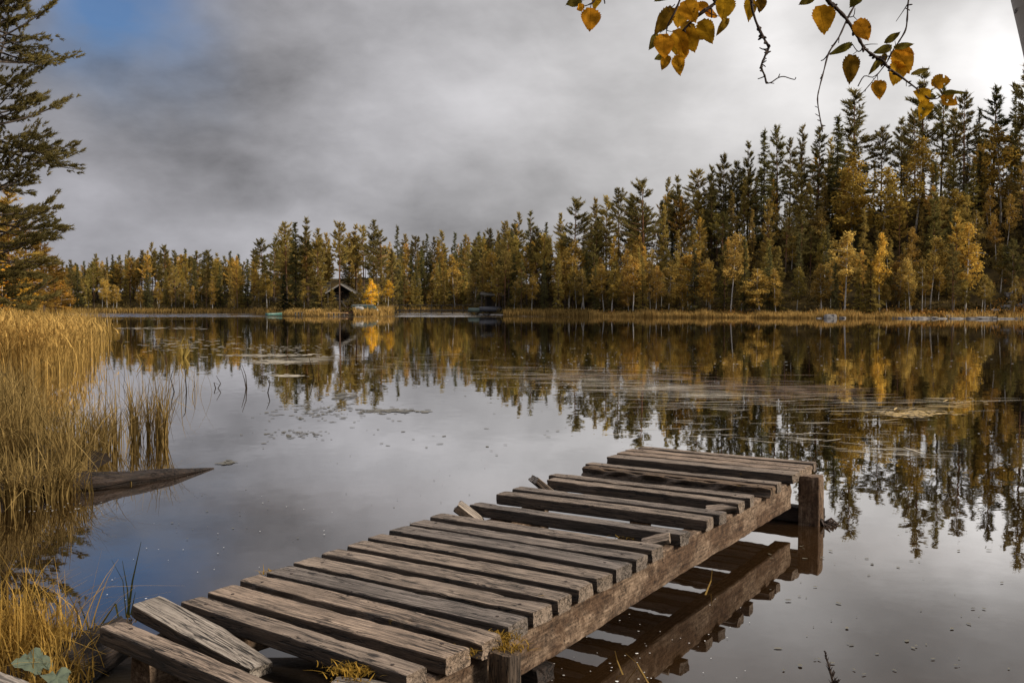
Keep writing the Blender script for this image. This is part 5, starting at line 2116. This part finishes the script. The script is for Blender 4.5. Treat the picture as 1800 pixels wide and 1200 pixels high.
B5 = branch([(1400, -110), (1432, -50), (1455, 0), (1470, 15), (1487, 33), (1505, 60), (1518, 83), (1535, 98), (1552, 107), (1562, 120), (1583, 135), (1610, 155), (1632, 173)], 8.5, 3,
            [(((1632, 173), (1645, 174), (1653, 170), (1660, 163)), 2.6, 1.4), (((1535, 98), (1550, 100), (1570, 99)), 2.5, 1.4), (((1487, 30), (1500, 29), (1503, 15)), 2.2, 1.4),
             (((1500, 29), (1507, 36)), 1.5, 1), (((1518, 83), (1512, 90), (1506, 89), (1498, 77)), 2.6, 1.4), (((1507, 90), (1499, 96)), 1.5, 1),
             (((1519, 80), (1530, 78), (1543, 78)), 2, 1), (((1611, 155), (1627, 146)), 2, 1.2), (((1583, 135), (1592, 140), (1593, 152)), 1.8, 1.2),
             (((1632, 173), (1634, 178)), 2, 1.2), (((1650, 170), (1656, 166), (1640, 146)), 1.6, 1)], seed=5, spurs=40)
B6 = branch([(1560, -130), (1530, -50), (1510, -5), (1490, 32), (1475, 65), (1457, 93), (1448, 125), (1441, 152), (1437, 175), (1441, 205), (1446, 232)], 4, 1.8,
            [(((1457, 93), (1449, 104), (1443, 107)), 2.4, 1.8), (((1475, 65), (1474, 76)), 2, 1.5)], seed=6, D0=2.2, D1=2.0, spurs=8)
B7 = branch([(1640, -170), (1610, -60), (1597, 0), (1595, 28), (1592, 52), (1581, 72), (1570, 88), (1560, 108), (1545, 128), (1528, 150), (1508, 172)], 4, 1.4,
            [(((1595, 8), (1586, 22), (1575, 38)), 2, 1), (((1547, 126), (1534, 136), (1519, 134), (1508, 152)), 1.6, 2.2), (((1542, 130), (1543, 141)), 1.6, 1.2),
             (((1560, 106), (1566, 92), (1562, 78)), 1.4, 1), (((1570, 90), (1574, 80), (1573, 72)), 1.4, 1)], seed=7, spurs=8)


def leaf_mesh(L, Wd, seed, curl=.15, hole=False):
    """an ovate leaf with a toothed edge, folded a little along the midrib"""
    r = random.Random(seed)
    n = 22
    vs, fs = [], []
    cols = 5
    for i in range(n + 1):
        s = i / n
        w = Wd * .5 * (math.sin(math.pi * s ** .72) ** .8) if 0 < s < 1 else 0.0001
        tooth = (1 + .10 * (i % 2)) * (1 + r.uniform(-.03, .03))
        for k in range(cols):
            q = k / (cols - 1) * 2 - 1
            x_ = q * w * (tooth if abs(q) > .9 else 1)
            y_ = s * L - (abs(q) * .05 * L if abs(q) > .9 and i % 2 else 0)
            z_ = abs(q) * w * curl - curl * L * .6 * (s - .4) ** 2 + r.uniform(-1, 1) * .0004 + .0018 * math.sin(s * 9 + q * 2 + seed)
            vs.append((x_, y_, z_))
    rr_ = random.Random(seed + 5)
    holes = set()
    if hole:
        for _ in range(2):
            hi, hk = rr_.randrange(7, 17), rr_.randrange(0, cols - 1)
            for a in range(2):
                holes.add((hi + a, hk))
    for i in range(n):
        for k in range(cols - 1):
            if (i, k) in holes:
                continue
            b = i * cols + k
            fs.append((b, b + 1, b + cols + 1, b + cols))
    mb = MB()
    mb.add(vs, fs)
    me = mb.mesh('leaf', True)
    me.materials.append(M['leaf'])
    return me


GOLD, AMBER, OLIVE = (.70, .36, .022), (.62, .27, .018), (.19, .15, .028)
LEAVES = [  # branch, stalk end, tip, width, colour, depth offset
    (B1, (1038, 14), (1037, 56), 34, AMBER, 0), (B1, (1022, 0), (994, 9), 20, OLIVE, .02), (B1, (1027, 11), (1013, 17), 13, AMBER, 0), (B1, (1052, -8), (1044, 18), 16, GOLD, .01),
    (B1, (1180, -14), (1150, 2), 18, OLIVE, .03),
    (B3, (1182, 13), (1150, 62), 26, (.24, .14, .016), .01), (B2, (1195, 12), (1192, 50), 34, GOLD, .03), (B2, (1202, 2), (1224, 40), 34, AMBER, -.01), (B2, (1232, 36), (1253, 77), 30, GOLD, -.01),
    (B2, (1206, 50), (1222, 93), 32, GOLD, .02), (B3, (1188, 52), (1206, 102), 28, GOLD, .0), (B3, (1166, 60), (1168, 104), 34, AMBER, -.02), (B3, (1157, 60), (1141, 88), 16, OLIVE, .02),
    (B3, (1175, 97), (1163, 124), 17, GOLD, .01), (B3, (1190, 97), (1196, 133), 22, GOLD, .0), (B2, (1276, -8), (1270, 36), 38, GOLD, -.02), (B2, (1280, 32), (1259, 63), 13, (.3, .17, .02), .0),
    (B2, (1224, 8), (1250, 24), 20, AMBER, .03), (B2, (1216, 40), (1198, 66), 26, (.36, .18, .018), .04), (B3, (1168, 96), (1150, 105), 12, OLIVE, .03), (B2, (1240, 22), (1262, 30), 15, AMBER, .03),
    (B3, (1184, 60), (1190, 98), 24, GOLD, .03), (B2, (1244, 46), (1230, 72), 24, (.30, .16, .016), .03), (B3, (1196, 78), (1203, 108), 22, AMBER, .02),
    (B4, (1318, -6), (1317, 39), 22, GOLD, .02), (B4, (1340, -6), (1335, 23), 18, (.28, .15, .02), .02),
    (B5, (1441, 10), (1451, 61), 42, AMBER, -.01), (B5, (1432, -8), (1404, 9), 16, OLIVE, .02), (B5, (1507, 35), (1527, 72), 30, AMBER, -.02), (B6, (1514, -14), (1493, 14), 20, OLIVE, .02),
    (B5, (1498, 77), (1456, 97), 13, OLIVE, .0), (B5, (1498, 96), (1493, 148), 28, (.25, .135, .016), .0), (B7, (1543, 141), (1547, 175), 25, AMBER, .0),
    (B5, (1580, 108), (1571, 151), 32, GOLD, .02), (B7, (1575, 86), (1600, 130), 38, AMBER, .03), (B7, (1574, 86), (1610, 95), 17, AMBER, .01), (B7, (1571, 84), (1608, 77), 11, OLIVE, -.01),
    (B7, (1556, 76), (1584, 55), 12, OLIVE, .0), (B7, (1568, 82), (1534, 94), 14, OLIVE, .01), (B5, (1551, 100), (1527, 132), 11, OLIVE, .02), (B5, (1556, 94), (1549, 119), 11, (.2, .12, .016), .02),
    (B5, (1634, 174), (1606, 160), 26, GOLD, .0), (B5, (1637, 146), (1673, 140), 24, AMBER, .01), (B5, (1634, 178), (1616, 211), 24, GOLD, -.01), (B5, (1655, 168), (1684, 184), 26, AMBER, .01),
    (B5, (1656, 164), (1701, 162), 9, OLIVE, .0), (B5, (1602, 130), (1636, 120), 9, OLIVE, .02), (B5, (1645, 168), (1624, 176), 11, OLIVE, .01),
]
for k, (br_, a, b, wpx, colr, dz_) in enumerate(LEAVES):
    Dl = DB + dz_
    A = atD(*a, Dl)
    Bq = atD(*b, Dl + random.Random(k).uniform(-.012, .012))
    d = Bq - A
    me = leaf_mesh(d.length, wpx / F * Dl, k, random.Random(k + 3).uniform(.12, .55), hole=k in (42, 44, 43))
    o = bpy.data.objects.new('leaf', me)
    COL.objects.link(o)
    yax = d.normalized()
    zt = Vector((random.Random(k).uniform(-.35, .35), -1, random.Random(k + 9).uniform(-.3, .35)))
    xax = yax.cross(zt).normalized()
    zax = xax.cross(yax)
    mt = Matrix((xax, yax, zax)).transposed().to_4x4()
    mt.translation = A
    o.parent = br_
    o.matrix_parent_inverse = Matrix.Identity(4)
    o.matrix_basis = mt
    o.color = (*hsv_jit(colr, .3), 1)

bpy.context.view_layer.update()
